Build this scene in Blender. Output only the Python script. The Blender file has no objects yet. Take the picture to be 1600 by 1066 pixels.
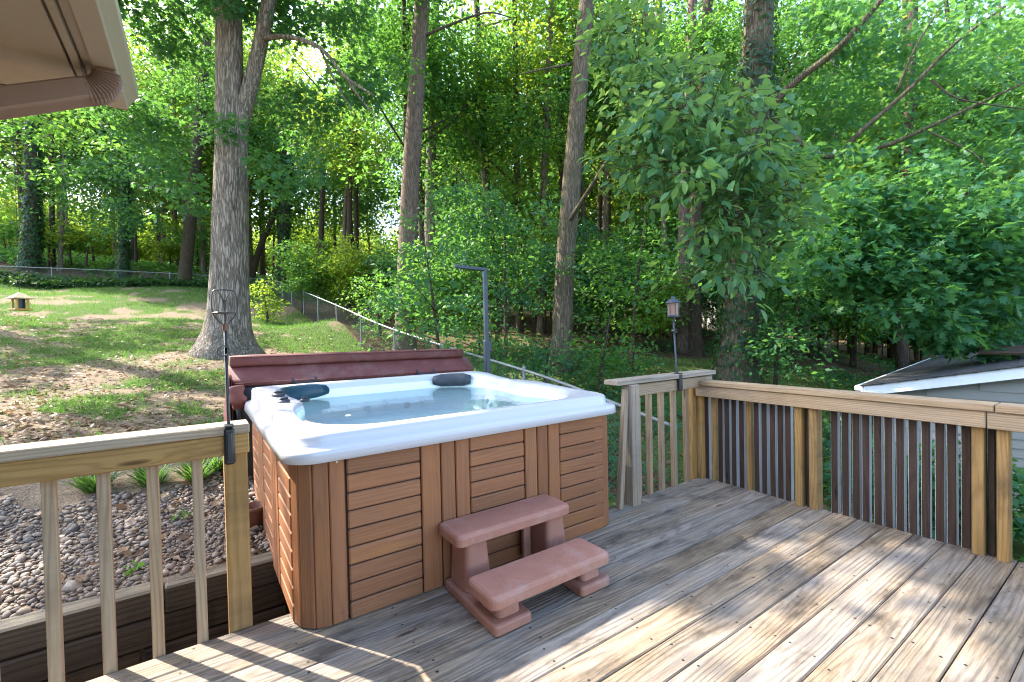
import bpy, math, random
import numpy as np
from mathutils import Vector, Matrix, Euler

random.seed(7)
rng = np.random.default_rng(11)
R = math.radians
scene = bpy.context.scene
COL = scene.collection

# ------------------------------------------------------------------ camera
YAW, PITCH, ROLL, CAM_H, FPX = R(34.5717), R(1.0586), R(-1.2477), 1.30, 717.34
cf = Vector((math.sin(YAW)*math.cos(PITCH), math.cos(YAW)*math.cos(PITCH), -math.sin(PITCH)))
r0 = Vector((math.cos(YAW), -math.sin(YAW), 0)); u0 = r0.cross(cf)
cr = math.cos(ROLL)*r0 + math.sin(ROLL)*u0
cu = math.cos(ROLL)*u0 - math.sin(ROLL)*r0
cam = bpy.data.cameras.new("camera"); camo = bpy.data.objects.new("camera", cam); COL.objects.link(camo)
cam.sensor_width = 36; cam.lens = FPX/1600*36; cam.clip_start = .05; cam.clip_end = 600
M = Matrix((( cr.x, cu.x, -cf.x, 0), (cr.y, cu.y, -cf.y, 0), (cr.z, cu.z, -cf.z, CAM_H), (0, 0, 0, 1)))
camo.matrix_world = M
scene.camera = camo

# ------------------------------------------------------------------ light
TO_SUN = Vector((-.46, .72, .87)).normalized()
elev = math.asin(TO_SUN.z); azim = math.atan2(TO_SUN.x, TO_SUN.y)      # azimuth from +Y towards +X
world = bpy.data.worlds.new("World"); scene.world = world; world.use_nodes = True
wn = world.node_tree; bg = wn.nodes["Background"]
sky = wn.nodes.new("ShaderNodeTexSky"); sky.sky_type = 'NISHITA'; sky.sun_disc = False
sky.sun_elevation = elev; sky.sun_rotation = azim; sky.air_density = 1.0; sky.dust_density = 2.0
wn.links.new(sky.outputs[0], bg.inputs[0]); bg.inputs[1].default_value = .15
sl = bpy.data.lights.new("sun", 'SUN'); sl.energy = 2.8; sl.angle = R(.53); sl.color = (1, .94, .84)
so = bpy.data.objects.new("sun", sl); COL.objects.link(so)
so.rotation_euler = TO_SUN.to_track_quat('Z', 'Y').to_euler(); so.location = (0, 0, 30)
vs = scene.view_settings; vs.view_transform = 'Standard'; vs.look = 'None'; vs.gamma = 1; vs.exposure = 2.62
vs.use_curve_mapping = False
cy = scene.cycles
cy.use_denoising = True; cy.filter_width = 1.1; cy.max_bounces = 8; cy.diffuse_bounces = 5; cy.glossy_bounces = 3
cy.transmission_bounces = 6; cy.transparent_max_bounces = 8; cy.caustics_reflective = False; cy.caustics_refractive = False
cy.sample_clamp_indirect = 6

# ------------------------------------------------------------------ helpers
def P(u, v, D):
    """point seen at (u, v) of the 1600 px frame, at forward distance D (plan metres)"""
    d = cf*FPX + cr*(u-800) - cu*(v-533)
    fw = Vector((math.sin(YAW), math.cos(YAW), 0))
    d = d/(d.dot(fw))*D
    return Vector((d.x, d.y, d.z+CAM_H))

WL = {}
def link(o, parent=None, wloc=(0, 0, 0)):
    COL.objects.link(o); wloc = Vector(wloc); WL[o.name] = wloc
    if parent is not None:
        o.parent = parent; o.location = wloc-WL[parent.name]
    else:
        o.location = wloc
    return o
def tag(o, label=None, cat=None, group=None, kind=None):
    if label: o["label"] = label
    if cat: o["category"] = cat
    if group: o["group"] = group
    if kind: o["kind"] = kind
    return o
def thing(name, label, cat, loc=(0, 0, 0), group=None):
    return tag(link(bpy.data.objects.new(name, None), None, loc), label, cat, group)

def nmesh(name, V, F, mats, smooth=False, tint=None, fmat=None):
    """fast mesh from arrays; F is (n,k) ndarray or list of tuples"""
    me = bpy.data.meshes.new(name)
    V = np.asarray(V, np.float32)
    if isinstance(F, np.ndarray):
        n, k = F.shape
        me.vertices.add(len(V)); me.vertices.foreach_set("co", V.ravel())
        me.loops.add(n*k); me.loops.foreach_set("vertex_index", F.astype(np.int32).ravel())
        me.polygons.add(n); me.polygons.foreach_set("loop_start", np.arange(0, n*k, k, dtype=np.int32))
        me.update(calc_edges=True)
    else:
        me.from_pydata([tuple(map(float, v)) for v in V], [], [tuple(int(i) for i in f) for f in F]); me.update()
    if smooth: me.polygons.foreach_set("use_smooth", np.ones(len(me.polygons), bool))
    if tint is not None:
        a = me.attributes.new("tint", 'FLOAT', 'POINT'); a.data.foreach_set("value", np.asarray(tint, np.float32))
    for m in (mats if isinstance(mats, (list, tuple)) else [mats]): me.materials.append(m)
    if fmat is not None: me.polygons.foreach_set("material_index", np.asarray(fmat, np.int32))
    return me
def mobj(name, me, parent=None, wloc=(0, 0, 0), rot=(0, 0, 0), scale=(1, 1, 1)):
    o = bpy.data.objects.new(name, me); link(o, parent, wloc)
    o.rotation_euler = rot; o.scale = scale
    return o

class MB:
    """collects geometry in world space; build() re-bases it at wloc"""
    def __init__(s): s.v = []; s.f = []; s.m = []
    def add(s, V, F, mi=0):
        b = len(s.v); s.v += [tuple(map(float, p)) for p in V]; s.f += [tuple(i+b for i in f) for f in F]; s.m += [mi]*len(F); return s
    def box(s, c, size, bev=.004, rot=None, mi=0):
        V, F = cboxvf(size[0], size[1], size[2], bev)
        if rot is not None:
            Mx = Euler(rot).to_matrix(); V = [Mx @ Vector(p) for p in V]
        return s.add([(p[0]+c[0], p[1]+c[1], p[2]+c[2]) for p in V], F, mi)
    def tube(s, pts, rad, n=8, cap=True, mi=0):
        V, F = tubevf(pts, rad, n, cap); return s.add(V, F, mi)
    def lathe(s, c, prof, n=20, mi=0, axis='z'):
        V = []; F = []; k = len(prof)
        for i in range(n):
            a = 2*math.pi*i/n
            for (r, z) in prof:
                p = (r*math.cos(a), r*math.sin(a), z) if axis == 'z' else (r*math.cos(a), z, r*math.sin(a))
                V.append((c[0]+p[0], c[1]+p[1], c[2]+p[2]))
        for i in range(n):
            j = (i+1) % n
            for q in range(k-1): F.append((i*k+q, j*k+q, j*k+q+1, i*k+q+1))
        return s.add(V, F, mi)
    def build(s, name, mats, parent=None, wloc=None, smooth=False):
        if wloc is None: wloc = WL[parent.name] if parent is not None else (0, 0, 0)
        w = np.array(wloc, float); V = np.array(s.v)-w
        me = nmesh(name, V, s.f, mats, smooth, fmat=s.m)
        return mobj(name, me, parent, wloc)

def cboxvf(lx, ly, lz, b):
    h = (lx/2, ly/2, lz/2); V = []; idx = {}
    for sx in (-1, 1):
        for sy in (-1, 1):
            for sz in (-1, 1):
                s = (sx, sy, sz)
                for a in range(3):
                    p = [s[k]*(h[k]-(0 if k == a else b)) for k in range(3)]
                    idx[(s, a)] = len(V); V.append(tuple(p))
    F = []
    def C(*s): return tuple(s)
    for a in range(3):
        o = [k for k in range(3) if k != a]
        for sg in (-1, 1):
            q = []
            for (p, r) in ((-1, -1), (1, -1), (1, 1), (-1, 1)):
                s = [0, 0, 0]; s[a] = sg; s[o[0]] = p; s[o[1]] = r; q.append(idx[(tuple(s), a)])
            F.append(tuple(q))
        for p in (-1, 1):          # edges along axis a
            for r in (-1, 1):
                s1 = [0]*3; s1[a] = -1; s1[o[0]] = p; s1[o[1]] = r; s2 = list(s1); s2[a] = 1
                F.append((idx[(tuple(s1), o[0])], idx[(tuple(s2), o[0])], idx[(tuple(s2), o[1])], idx[(tuple(s1), o[1])]))
    for sx in (-1, 1):
        for sy in (-1, 1):
            for sz in (-1, 1):
                F.append(tuple(idx[((sx, sy, sz), a)] for a in range(3)))
    cen = Vector((0, 0, 0)); out = []
    for f in F:
        p = [Vector(V[i]) for i in f]; nrm = (p[1]-p[0]).cross(p[2]-p[0])
        out.append(f if nrm.dot(sum(p, Vector())/len(p)) > 0 else tuple(reversed(f)))
    return V, out

def tubevf(pts, rad, n=8, cap=True, wob=0, seed=0):
    pts = [Vector(p) for p in pts]; k = len(pts)
    if not hasattr(rad, '__len__'): rad = [rad]*k
    V = []; F = []; rr = random.Random(seed)
    ph = [rr.uniform(0, 6.28) for _ in range(6)]
    t0 = (pts[1]-pts[0]).normalized(); ref = Vector((1, 0, 0)) if abs(t0.x) < .8 else Vector((0, 1, 0))
    for i, p in enumerate(pts):
        t = (pts[min(i+1, k-1)]-pts[max(i-1, 0)]).normalized()
        a = (ref-t*ref.dot(t)).normalized(); b = t.cross(a); ref = a
        for j in range(n):
            an = 2*math.pi*j/n; r = rad[i]
            if wob:
                r *= 1+wob*(math.sin(3*an+ph[0]+i*.21)+.7*math.sin(5*an+ph[1]-i*.33)+.6*math.sin(8*an+ph[2]+i*.5)+.8*math.sin(i*.9+ph[3]+an))
            V.append(p+a*(r*math.cos(an))+b*(r*math.sin(an)))
    for i in range(k-1):
        for j in range(n):
            j2 = (j+1) % n; F.append((i*n+j, i*n+j2, (i+1)*n+j2, (i+1)*n+j))
    if cap: F.append(tuple(reversed(range(n)))); F.append(tuple((k-1)*n+j for j in range(n)))
    return V, F

def smooth_path(pts, n=6):
    """Catmull-Rom through pts"""
    pts = [Vector(p) for p in pts]; q = [pts[0]*2-pts[1]]+pts+[pts[-1]*2-pts[-2]]; out = []
    for i in range(1, len(q)-2):
        for k in range(n):
            t = k/n; a, b, c, d = q[i-1], q[i], q[i+1], q[i+2]
            out.append(.5*((2*b)+(c-a)*t+(2*a-5*b+4*c-d)*t*t+(3*b-a-3*c+d)*t**3))
    out.append(pts[-1]); return out

# value noise (vectorised)
def _h(ix, iy, s):
    n = (ix.astype(np.int64)*374761393+iy.astype(np.int64)*668265263+s*974634777) & 0xffffffff
    n = ((n ^ (n >> 13))*1274126177) & 0xffffffff
    return ((n ^ (n >> 16)) & 0xffff)/65535.
def vnoise(x, y, s=0):
    x = np.asarray(x, float); y = np.asarray(y, float)
    ix = np.floor(x); iy = np.floor(y); fx = x-ix; fy = y-iy; fx = fx*fx*(3-2*fx); fy = fy*fy*(3-2*fy)
    a = _h(ix, iy, s); b = _h(ix+1, iy, s); c = _h(ix, iy+1, s); d = _h(ix+1, iy+1, s)
    return (a*(1-fx)+b*fx)*(1-fy)+(c*(1-fx)+d*fx)*fy
def fbm(x, y, s=0, o=4):
    t = 0; a = .5
    for i in range(o): t = t+a*vnoise(x, y, s+i*17); x = x*2.03+3.1; y = y*2.03+7.7; a *= .5
    return t/(1-.5**o)

# ------------------------------------------------------------------ materials
def newmat(name):
    m = bpy.data.materials.new(name); m.use_nodes = True
    nt = m.node_tree; b = nt.nodes["Principled BSDF"]
    return m, nt, b
def N(nt, t, **kw):
    n = nt.nodes.new("ShaderNode"+t)
    for k, v in kw.items(): setattr(n, k, v)
    return n
def setin(nt, sock, v):
    if hasattr(v, "is_linked") or hasattr(v, "links"): nt.links.new(v, sock)
    else: sock.default_value = v
def math_(nt, op, a, b=0., c=None, clamp=False):
    n = N(nt, "Math", operation=op); n.use_clamp = clamp
    setin(nt, n.inputs[0], a); setin(nt, n.inputs[1], b)
    if c is not None: setin(nt, n.inputs[2], c)
    return n.outputs[0]
def mapr(nt, v, a, b, c=0., d=1.):
    n = N(nt, "MapRange"); setin(nt, n.inputs[0], v)
    for i, q in enumerate((a, b, c, d)): setin(nt, n.inputs[i+1], q)
    return n.outputs[0]
def mix(nt, f, a, b, mode='MIX'):
    n = N(nt, "Mix", data_type='RGBA', blend_type=mode); setin(nt, n.inputs[0], f)
    for s, v in ((n.inputs[6], a), (n.inputs[7], b)):
        if isinstance(v, tuple): v = (*v[:3], 1)
        setin(nt, s, v)
    return n.outputs[2]
def noise_(nt, vec, scale, detail=3, rough=.55, dist=0):
    n = N(nt, "TexNoise"); setin(nt, n.inputs["Vector"], vec); n.inputs["Scale"].default_value = scale
    n.inputs["Detail"].default_value = detail; n.inputs["Roughness"].default_value = rough; n.inputs["Distortion"].default_value = dist
    return n.outputs[0]
def bump(nt, b, h, strength=.3, dist=.01):
    n = N(nt, "Bump"); n.inputs["Strength"].default_value = strength; n.inputs["Distance"].default_value = dist
    setin(nt, n.inputs["Height"], h); nt.links.new(n.outputs[0], b.inputs["Normal"]); return n
def comb(nt, x, y, z):
    n = N(nt, "CombineXYZ"); setin(nt, n.inputs[0], x); setin(nt, n.inputs[1], y); setin(nt, n.inputs[2], z); return n.outputs[0]
def objco(nt):
    c = N(nt, "TexCoord"); s = N(nt, "SeparateXYZ"); nt.links.new(c.outputs["Object"], s.inputs[0])
    r = N(nt, "ObjectInfo").outputs["Random"]
    return c.outputs["Object"], s.outputs[0], s.outputs[1], s.outputs[2], r

def wood(name, light, dark, grey, greyamt, ring=38, ringamt=.55, rough=.75, stain=.0, stainc=(.03, .025, .02), bstr=.35, knots=True, fibre=.5):
    """planks with their length along local X: growth rings cut along the board, fibres, knots, weathering"""
    m, nt, b = newmat(name)
    co, x, y, z, r = objco(nt)
    r100 = math_(nt, 'MULTIPLY', r, 100.)
    xs = math_(nt, 'ADD', x, r100)
    lowv = comb(nt, math_(nt, 'MULTIPLY', xs, .38), math_(nt, 'MULTIPLY', y, 1.2), r100)
    d = mapr(nt, noise_(nt, lowv, 1, 2), .32, .68, .0, .085)
    kv = None
    if knots:
        vo = N(nt, "TexVoronoi"); vo.feature = 'F1'; vo.inputs["Scale"].default_value = 1
        nt.links.new(comb(nt, math_(nt, 'MULTIPLY', xs, 1.1), math_(nt, 'MULTIPLY', math_(nt, 'ADD', y, r), 6.), r100), vo.inputs["Vector"])
        kd = vo.outputs["Distance"]; kv = mapr(nt, kd, .0, .22, 1., 0.)
    yo = math_(nt, 'ADD', y, math_(nt, 'MULTIPLY', math_(nt, 'SUBTRACT', math_(nt, 'FRACT', math_(nt, 'MULTIPLY', r, 7.3)), .5), .16))
    zo = math_(nt, 'ADD', z, d)
    rr = math_(nt, 'SQRT', math_(nt, 'ADD', math_(nt, 'MULTIPLY', yo, yo), math_(nt, 'MULTIPLY', zo, zo)))
    fv = comb(nt, math_(nt, 'MULTIPLY', xs, 2.2), math_(nt, 'MULTIPLY', y, 14.), math_(nt, 'MULTIPLY', z, 14.))
    rr = math_(nt, 'ADD', rr, math_(nt, 'MULTIPLY', noise_(nt, fv, 1, 3), .012))
    if kv is not None: rr = math_(nt, 'ADD', rr, math_(nt, 'MULTIPLY', math_(nt, 'POWER', kv, 2.), .035))
    sn = math_(nt, 'SINE', math_(nt, 'MULTIPLY', rr, ring*6.283))
    rg = math_(nt, 'POWER', mapr(nt, sn, -1, 1, 0, 1), 2.2)
    fine = noise_(nt, comb(nt, math_(nt, 'MULTIPLY', xs, 5.), math_(nt, 'MULTIPLY', y, 85.), math_(nt, 'MULTIPLY', z, 85.)), 1, 3, .65)
    finec = mapr(nt, fine, .35, .75, 0, 1)
    c = mix(nt, math_(nt, 'MULTIPLY', rg, ringamt), light, dark)
    c = mix(nt, math_(nt, 'MULTIPLY', finec, fibre*.55), c, dark)
    strk = mapr(nt, noise_(nt, comb(nt, math_(nt, 'MULTIPLY', xs, 1.1), math_(nt, 'MULTIPLY', y, 48.), math_(nt, 'MULTIPLY', z, 48.)), 1, 4, .7), .36, .72, 0, 1)
    c = mix(nt, math_(nt, 'MULTIPLY', strk, fibre*.5), c, dark)
    big = noise_(nt, comb(nt, math_(nt, 'MULTIPLY', xs, 1.3), math_(nt, 'MULTIPLY', y, 5.), math_(nt, 'MULTIPLY', z, 5.)), 1, 4, .6)
    gm = mapr(nt, math_(nt, 'ADD', big, math_(nt, 'MULTIPLY', math_(nt, 'SUBTRACT', r, .5), .22)), .38, .62, greyamt*.35, greyamt)
    gcol = mix(nt, math_(nt, 'MULTIPLY', math_(nt, 'ADD', math_(nt, 'ADD', math_(nt, 'MULTIPLY', rg, .40), math_(nt, 'MULTIPLY', finec, .35)), math_(nt, 'MULTIPLY', strk, .45)), .8), grey, tuple(v*.34 for v in grey))
    c = mix(nt, gm, c, gcol)
    if stain > 0:
        sv = noise_(nt, comb(nt, math_(nt, 'MULTIPLY', xs, 2.5), math_(nt, 'MULTIPLY', y, 7.), r100), 1, 5, .65)
        c = mix(nt, math_(nt, 'MULTIPLY', mapr(nt, sv, .50, .70), stain), c, stainc)
    if kv is not None: c = mix(nt, mapr(nt, kd, .03, .07, .85, 0.), c, tuple(v*.35 for v in dark))
    hs = N(nt, "HueSaturation"); nt.links.new(c, hs.inputs["Color"])
    setin(nt, hs.inputs["Value"], mapr(nt, math_(nt, 'FRACT', math_(nt, 'MULTIPLY', r, 13.7)), 0, 1, .84, 1.14))
    nt.links.new(hs.outputs[0], b.inputs["Base Color"]); b.inputs["Roughness"].default_value = rough
    b.inputs["Specular IOR Level"].default_value = .25
    h = math_(nt, 'SUBTRACT', 0, math_(nt, 'ADD', math_(nt, 'MULTIPLY', rg, .6), math_(nt, 'MULTIPLY', finec, .6)))
    bump(nt, b, h, bstr, .004)
    return m

def plain(name, col, rough=.6, nscale=0, var=.15, bstr=0, metal=0, spec=.5, bscale=None, bdist=.004, dirt=0, dirtc=(.05, .045, .035)):
    m, nt, b = newmat(name); co, x, y, z, r = objco(nt)
    c = None
    if nscale:
        n = noise_(nt, co, nscale, 5, .6)
        c = mix(nt, n, tuple(max(0, v*(1-var)) for v in col), tuple(min(1, v*(1+var)) for v in col))
        if dirt: c = mix(nt, math_(nt, 'MULTIPLY', mapr(nt, noise_(nt, co, nscale*.37, 6, .7), .5, .75), dirt), c, dirtc)
        nt.links.new(c, b.inputs["Base Color"])
    else: b.inputs["Base Color"].default_value = (*col, 1)
    b.inputs["Roughness"].default_value = rough; b.inputs["Metallic"].default_value = metal; b.inputs["Specular IOR Level"].default_value = spec
    if bstr: bump(nt, b, noise_(nt, co, bscale or nscale*3 or 40, 4, .6), bstr, bdist)
    return m

def bark(name, c1, c2, moss=(.07, .09, .03), mossamt=.3, vs=9, bstr=.9, bdist=.04):
    m, nt, b = newmat(name); co, x, y, z, r = objco(nt)
    r100 = math_(nt, 'MULTIPLY', r, 60.)
    v = comb(nt, math_(nt, 'ADD', math_(nt, 'MULTIPLY', x, vs), r100), math_(nt, 'MULTIPLY', y, vs), math_(nt, 'MULTIPLY', z, vs*.13))
    wv = noise_(nt, v, 1.6, 6, .62, .6)
    vo = N(nt, "TexVoronoi"); vo.feature = 'DISTANCE_TO_EDGE'; vo.inputs["Scale"].default_value = 2.2
    ad = N(nt, "VectorMath", operation='ADD'); nt.links.new(v, ad.inputs[0])
    nn = N(nt, "TexNoise"); nt.links.new(v, nn.inputs["Vector"]); nn.inputs["Scale"].default_value = 2.6; nn.inputs["Detail"].default_value = 5
    nt.links.new(nn.outputs["Color"], ad.inputs[1]); nt.links.new(ad.outputs[0], vo.inputs["Vector"])
    crack = mapr(nt, vo.outputs["Distance"], 0., .22, 0.25, 1.)
    hgt = math_(nt, 'ADD', math_(nt, 'MULTIPLY', crack, .5), math_(nt, 'MULTIPLY', wv, .9))
    c = mix(nt, mapr(nt, hgt, .42, .95), c2, c1)
    mm = math_(nt, 'MULTIPLY', mapr(nt, noise_(nt, co, 1.1, 4, .6), .48, .68), mossamt)
    c = mix(nt, mm, c, moss)
    nt.links.new(c, b.inputs["Base Color"]); b.inputs["Roughness"].default_value = .9; b.inputs["Specular IOR Level"].default_value = .15
    bump(nt, b, hgt, bstr, bdist)
    return m

def leafmat(name, cols, trans=.5, tcol=(.25, .53, .065), rough=.5, spec=.35):
    m, nt, b = newmat(name)
    at = N(nt, "Attribute"); at.attribute_name = "tint"
    r = N(nt, "ObjectInfo").outputs["Random"]
    f = math_(nt, 'ADD', at.outputs["Fac"], math_(nt, 'MULTIPLY', math_(nt, 'SUBTRACT', r, .5), .35), clamp=True)
    cr_ = N(nt, "ValToRGB"); el = cr_.color_ramp.elements
    for i, c in enumerate(cols):
        e = el[i] if i < 2 else el.new(1)
        e.position = i/(len(cols)-1); e.color = (*c, 1)
    nt.links.new(f, cr_.inputs[0]); nt.links.new(cr_.outputs[0], b.inputs["Base Color"])
    b.inputs["Roughness"].default_value = rough; b.inputs["Specular IOR Level"].default_value = spec
    tr = N(nt, "BsdfTranslucent"); tcm = mix(nt, .62, cr_.outputs[0], tcol); nt.links.new(tcm, tr.inputs[0])
    ms = N(nt, "MixShader"); ms.inputs[0].default_value = trans
    nt.links.new(b.outputs[0], ms.inputs[1]); nt.links.new(tr.outputs[0], ms.inputs[2])
    nt.links.new(ms.outputs[0], nt.nodes["Material Output"].inputs[0])
    return m

MAT = {}
MAT['deck'] = wood('weathered_deck_wood', (.47, .335, .185), (.085, .048, .025), (.335, .31, .285), .72, ring=72, ringamt=.38, stain=.85, stainc=(.06,.043,.03), bstr=.8, fibre=1.35)
MAT['rail'] = wood('rail_wood', (.47, .325, .18), (.21, .11, .048), (.36, .32, .27), .38, ring=85, ringamt=.38, stain=.25, bstr=.3)
MAT['cap'] = wood('grey_cap_wood', (.48, .36, .23), (.19, .12, .065), (.40, .36, .31), .65, ring=80, ringamt=.32, stain=.3, bstr=.4)
MAT['post'] = wood('amber_post_wood', (.46, .27, .085), (.22, .10, .03), (.32, .24, .14), .35, ring=75, ringamt=.40, stain=.5, bstr=.35)
MAT['stainbrown'] = wood('brown_stained_wood', (.070, .040, .028), (.032, .018, .013), (.085, .06, .046), .45, ring=70, ringamt=.5, stain=.35, stainc=(.025, .018, .014), knots=True)
MAT['balside'] = wood('silvered_wood', (.58, .565, .55), (.36, .35, .34), (.60, .61, .63), .7, ring=60, ringamt=.3, stain=.15, knots=False)
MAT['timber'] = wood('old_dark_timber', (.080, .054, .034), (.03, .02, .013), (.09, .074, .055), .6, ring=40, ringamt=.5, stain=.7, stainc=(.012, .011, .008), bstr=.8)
MAT['timbertop'] = wood('lighter_timber_top', (.21, .165, .11), (.09, .065, .04), (.22, .195, .155), .7, ring=40, ringamt=.5, stain=.3, bstr=.6)  # lighter wood for the upward faces of the top course
MAT['tub'] = wood('brown_cabinet_board', (.325, .135, .062), (.20, .078, .036), (.36, .175, .092), .5, ring=85, ringamt=.22, rough=.5, stain=.4, stainc=(.40, .17, .05), bstr=.12, knots=False, fibre=.6)
MAT['tubdark'] = plain('cabinet_groove', (.05, .024, .014), .7)
MAT['acrylic'] = plain('white_acrylic', (.56, .555, .58), .2, 3, .03, spec=.5)
MAT['basin'] = plain('water_lit_basin', (.84, .93, .93), .3, 3, .03)  # same white shell; the water's scattered light is put into this colour
MAT['pillow'] = plain('dark_pillow_foam', (.012, .05, .075), .45, 30, .2)
MAT['pillowgrey'] = plain('grey_pillow_foam', (.035, .042, .05), .4, 30, .2)
MAT['knob'] = plain('dark_valve_plastic', (.02, .025, .035), .3)
MAT['tantrim'] = plain('tan_trim', (.36, .25, .18), .45)
MAT['vinyl'] = plain('maroon_vinyl', (.135, .035, .028), .68, 9, .35, bstr=.35, bscale=45, bdist=.004, dirt=.55, dirtc=(.26, .17, .15))
MAT['vinyldark'] = plain('dark_vinyl_underside', (.018, .022, .028), .5, 12, .4)
MAT['step'] = plain('terracotta_step_plastic', (.38, .172, .118), .65, 11, .2, bstr=.45, bscale=140, bdist=.002, dirt=.55, dirtc=(.52, .37, .32))
MAT['blackmetal'] = plain('black_painted_metal', (.018, .020, .024), .4, 25, .4, bstr=.1)
MAT['polegrey'] = plain('blue_grey_metal', (.055, .07, .09), .45, 18, .4, metal=.3)
MAT['galv'] = plain('galvanised_steel', (.22, .235, .24), .55, 15, .25, metal=.3)
MAT['wire'] = plain('fence_wire', (.20, .21, .21), .6, metal=.2)
MAT['screw'] = plain('dark_screw', (.02, .018, .016), .5)
MAT['chrome'] = plain('bright_screw', (.6, .6, .62), .25, metal=1)
MAT['soffit'] = plain('tan_soffit_paint', (.37, .275, .185), .6, 4, .14, bstr=.08, bscale=80, dirt=.35, dirtc=(.16, .11, .075))
MAT['gutter'] = plain('tan_gutter_metal', (.42, .32, .225), .35, 6, .1, dirt=.2, dirtc=(.2, .13, .09))
MAT['spout'] = plain('brown_downspout_metal', (.24, .145, .10), .35, 8, .15, dirt=.4, dirtc=(.10, .055, .04))
MAT['white'] = plain('white_trim_paint', (.72, .76, .80), .5, 8, .06, dirt=.2, dirtc=(.35, .35, .33))
MAT['siding'] = plain('grey_beige_siding', (.21, .215, .20), .6, 6, .06)
MAT['paleblock'] = plain('pale_shed_wall', (.62, .58, .52), .7, 6, .1)
MAT['shingle'] = plain('charcoal_shingle', (.034, .035, .038), .95, 22, .5, bstr=.6, bscale=120, dirt=.35, dirtc=(.09, .06, .04))
MAT['planter'] = plain('rusty_metal', (.16, .07, .045), .7, 20, .4)
MAT['yellow'] = plain('yellow_feeder_paint', (.46, .29, .06), .5, 10, .15)
MAT['tanroof'] = plain('tan_feeder_roof', (.52, .40, .22), .6, 10, .15)
MAT['copper'] = plain('reddish_lantern_panel', (.30, .17, .12), .5, 15, .25)
MAT['teal'] = plain('teal_painted_post', (.03, .14, .14), .5, 15, .3)
MAT['bark_oak'] = bark('grey_oak_bark', (.36, .30, .24), (.075, .056, .042), mossamt=.12, vs=8.5, bstr=1., bdist=.06)
MAT['bark_pine'] = bark('pine_bark', (.26, .19, .15), (.085, .06, .048), mossamt=.08, vs=10)
MAT['bark_mossy'] = bark('mossy_bark', (.20, .16, .11), (.055, .042, .03), mossamt=.45, vs=11)
MAT['bark_dark'] = bark('dark_bark', (.13, .095, .07), (.04, .03, .022), mossamt=.25, vs=16)
G0, G1, G2, G3 = (.020, .088, .030), (.036, .135, .036), (.072, .185, .032), (.150, .235, .026)
MAT['leaf'] = leafmat('hardwood_leaf', (G0, G1, G2, G3), .50)
MAT['leaf_oak'] = leafmat('oak_leaf', ((.028, .120, .058), (.046, .165, .064), (.085, .205, .048)), .48, rough=.5, spec=.3)
MAT['leaf_blue'] = leafmat('cool_green_leaf', ((.020, .095, .056), (.034, .135, .064), (.055, .165, .050)), .42, rough=.5, spec=.3)  # bluer base colour, partly standing in for sky reflected on shaded leaves
MAT['leaf_near'] = leafmat('broad_pale_leaf', ((.046, .160, .075), (.072, .205, .082), (.125, .245, .060)), .45, tcol=(.36, .54, .08), rough=.48, spec=.35)
MAT['leaf_yellow'] = leafmat('sunlit_tint_leaf', ((.07, .18, .018), (.13, .24, .020), (.22, .29, .025)), .60, tcol=(.46, .60, .06))  # sunlit, backlit look put into a yellower, brighter leaf colour
MAT['ivy'] = leafmat('ivy_leaf', ((.012, .042, .02), (.022, .07, .026), (.035, .09, .028)), .25)
MAT['grass'] = leafmat('grass_blade', ((.05, .11, .025), (.085, .15, .03), (.16, .18, .05)), .4)
MAT['litter'] = leafmat('dead_leaf', ((.11, .06, .032), (.20, .12, .065), (.32, .21, .12)), .2, tcol=(.4, .25, .12))
MAT['rock'] = None
def rockmat():
    m, nt, b = newmat('river_rock'); co, x, y, z, r = objco(nt)
    at = N(nt, "Attribute"); at.attribute_name = "tint"
    f = math_(nt, 'FRACT', math_(nt, 'ADD', at.outputs["Fac"], math_(nt, 'MULTIPLY', r, 7.77)))
    cr_ = N(nt, "ValToRGB"); cr_.color_ramp.interpolation = 'LINEAR'; el = cr_.color_ramp.elements
    cs = [(.10, .088, .078), (.23, .172, .128), (.35, .27, .20), (.17, .155, .14), (.28, .205, .148), (.42, .35, .28)]
    for i, c in enumerate(cs):
        e = el[i] if i < 2 else el.new(1)
        e.position = i/5; e.color = (*c, 1)
    nt.links.new(f, cr_.inputs[0])
    c = mix(nt, math_(nt, 'MULTIPLY', noise_(nt, co, 30, 5, .7), .5), cr_.outputs[0], (.07, .05, .04))
    nt.links.new(c, b.inputs["Base Color"]); b.inputs["Roughness"].default_value = .75
    bump(nt, b, noise_(nt, co, 60, 4), .3, .004); return m
MAT['rock'] = rockmat()
def watermat():
    m, nt, b = newmat('tub_water'); out = nt.nodes["Material Output"]; co, x, y, z, r = objco(nt)
    tr = N(nt, "BsdfTransparent"); tr.inputs[0].default_value = (.86, .98, .985, 1)
    gl = N(nt, "BsdfGlossy"); gl.inputs["Roughness"].default_value = .03
    bm = N(nt, "Bump"); bm.inputs["Strength"].default_value = .12; bm.inputs["Distance"].default_value = .02
    nt.links.new(noise_(nt, co, 7, 2), bm.inputs["Height"]); nt.links.new(bm.outputs[0], gl.inputs["Normal"])
    fr = N(nt, "Fresnel"); fr.inputs[0].default_value = 1.33; nt.links.new(bm.outputs[0], fr.inputs["Normal"])
    ms = N(nt, "MixShader"); nt.links.new(fr.outputs[0], ms.inputs[0])
    nt.links.new(tr.outputs[0], ms.inputs[1]); nt.links.new(gl.outputs[0], ms.inputs[2]); nt.links.new(ms.outputs[0], out.inputs[0])
    return m
MAT['water'] = watermat()

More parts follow.
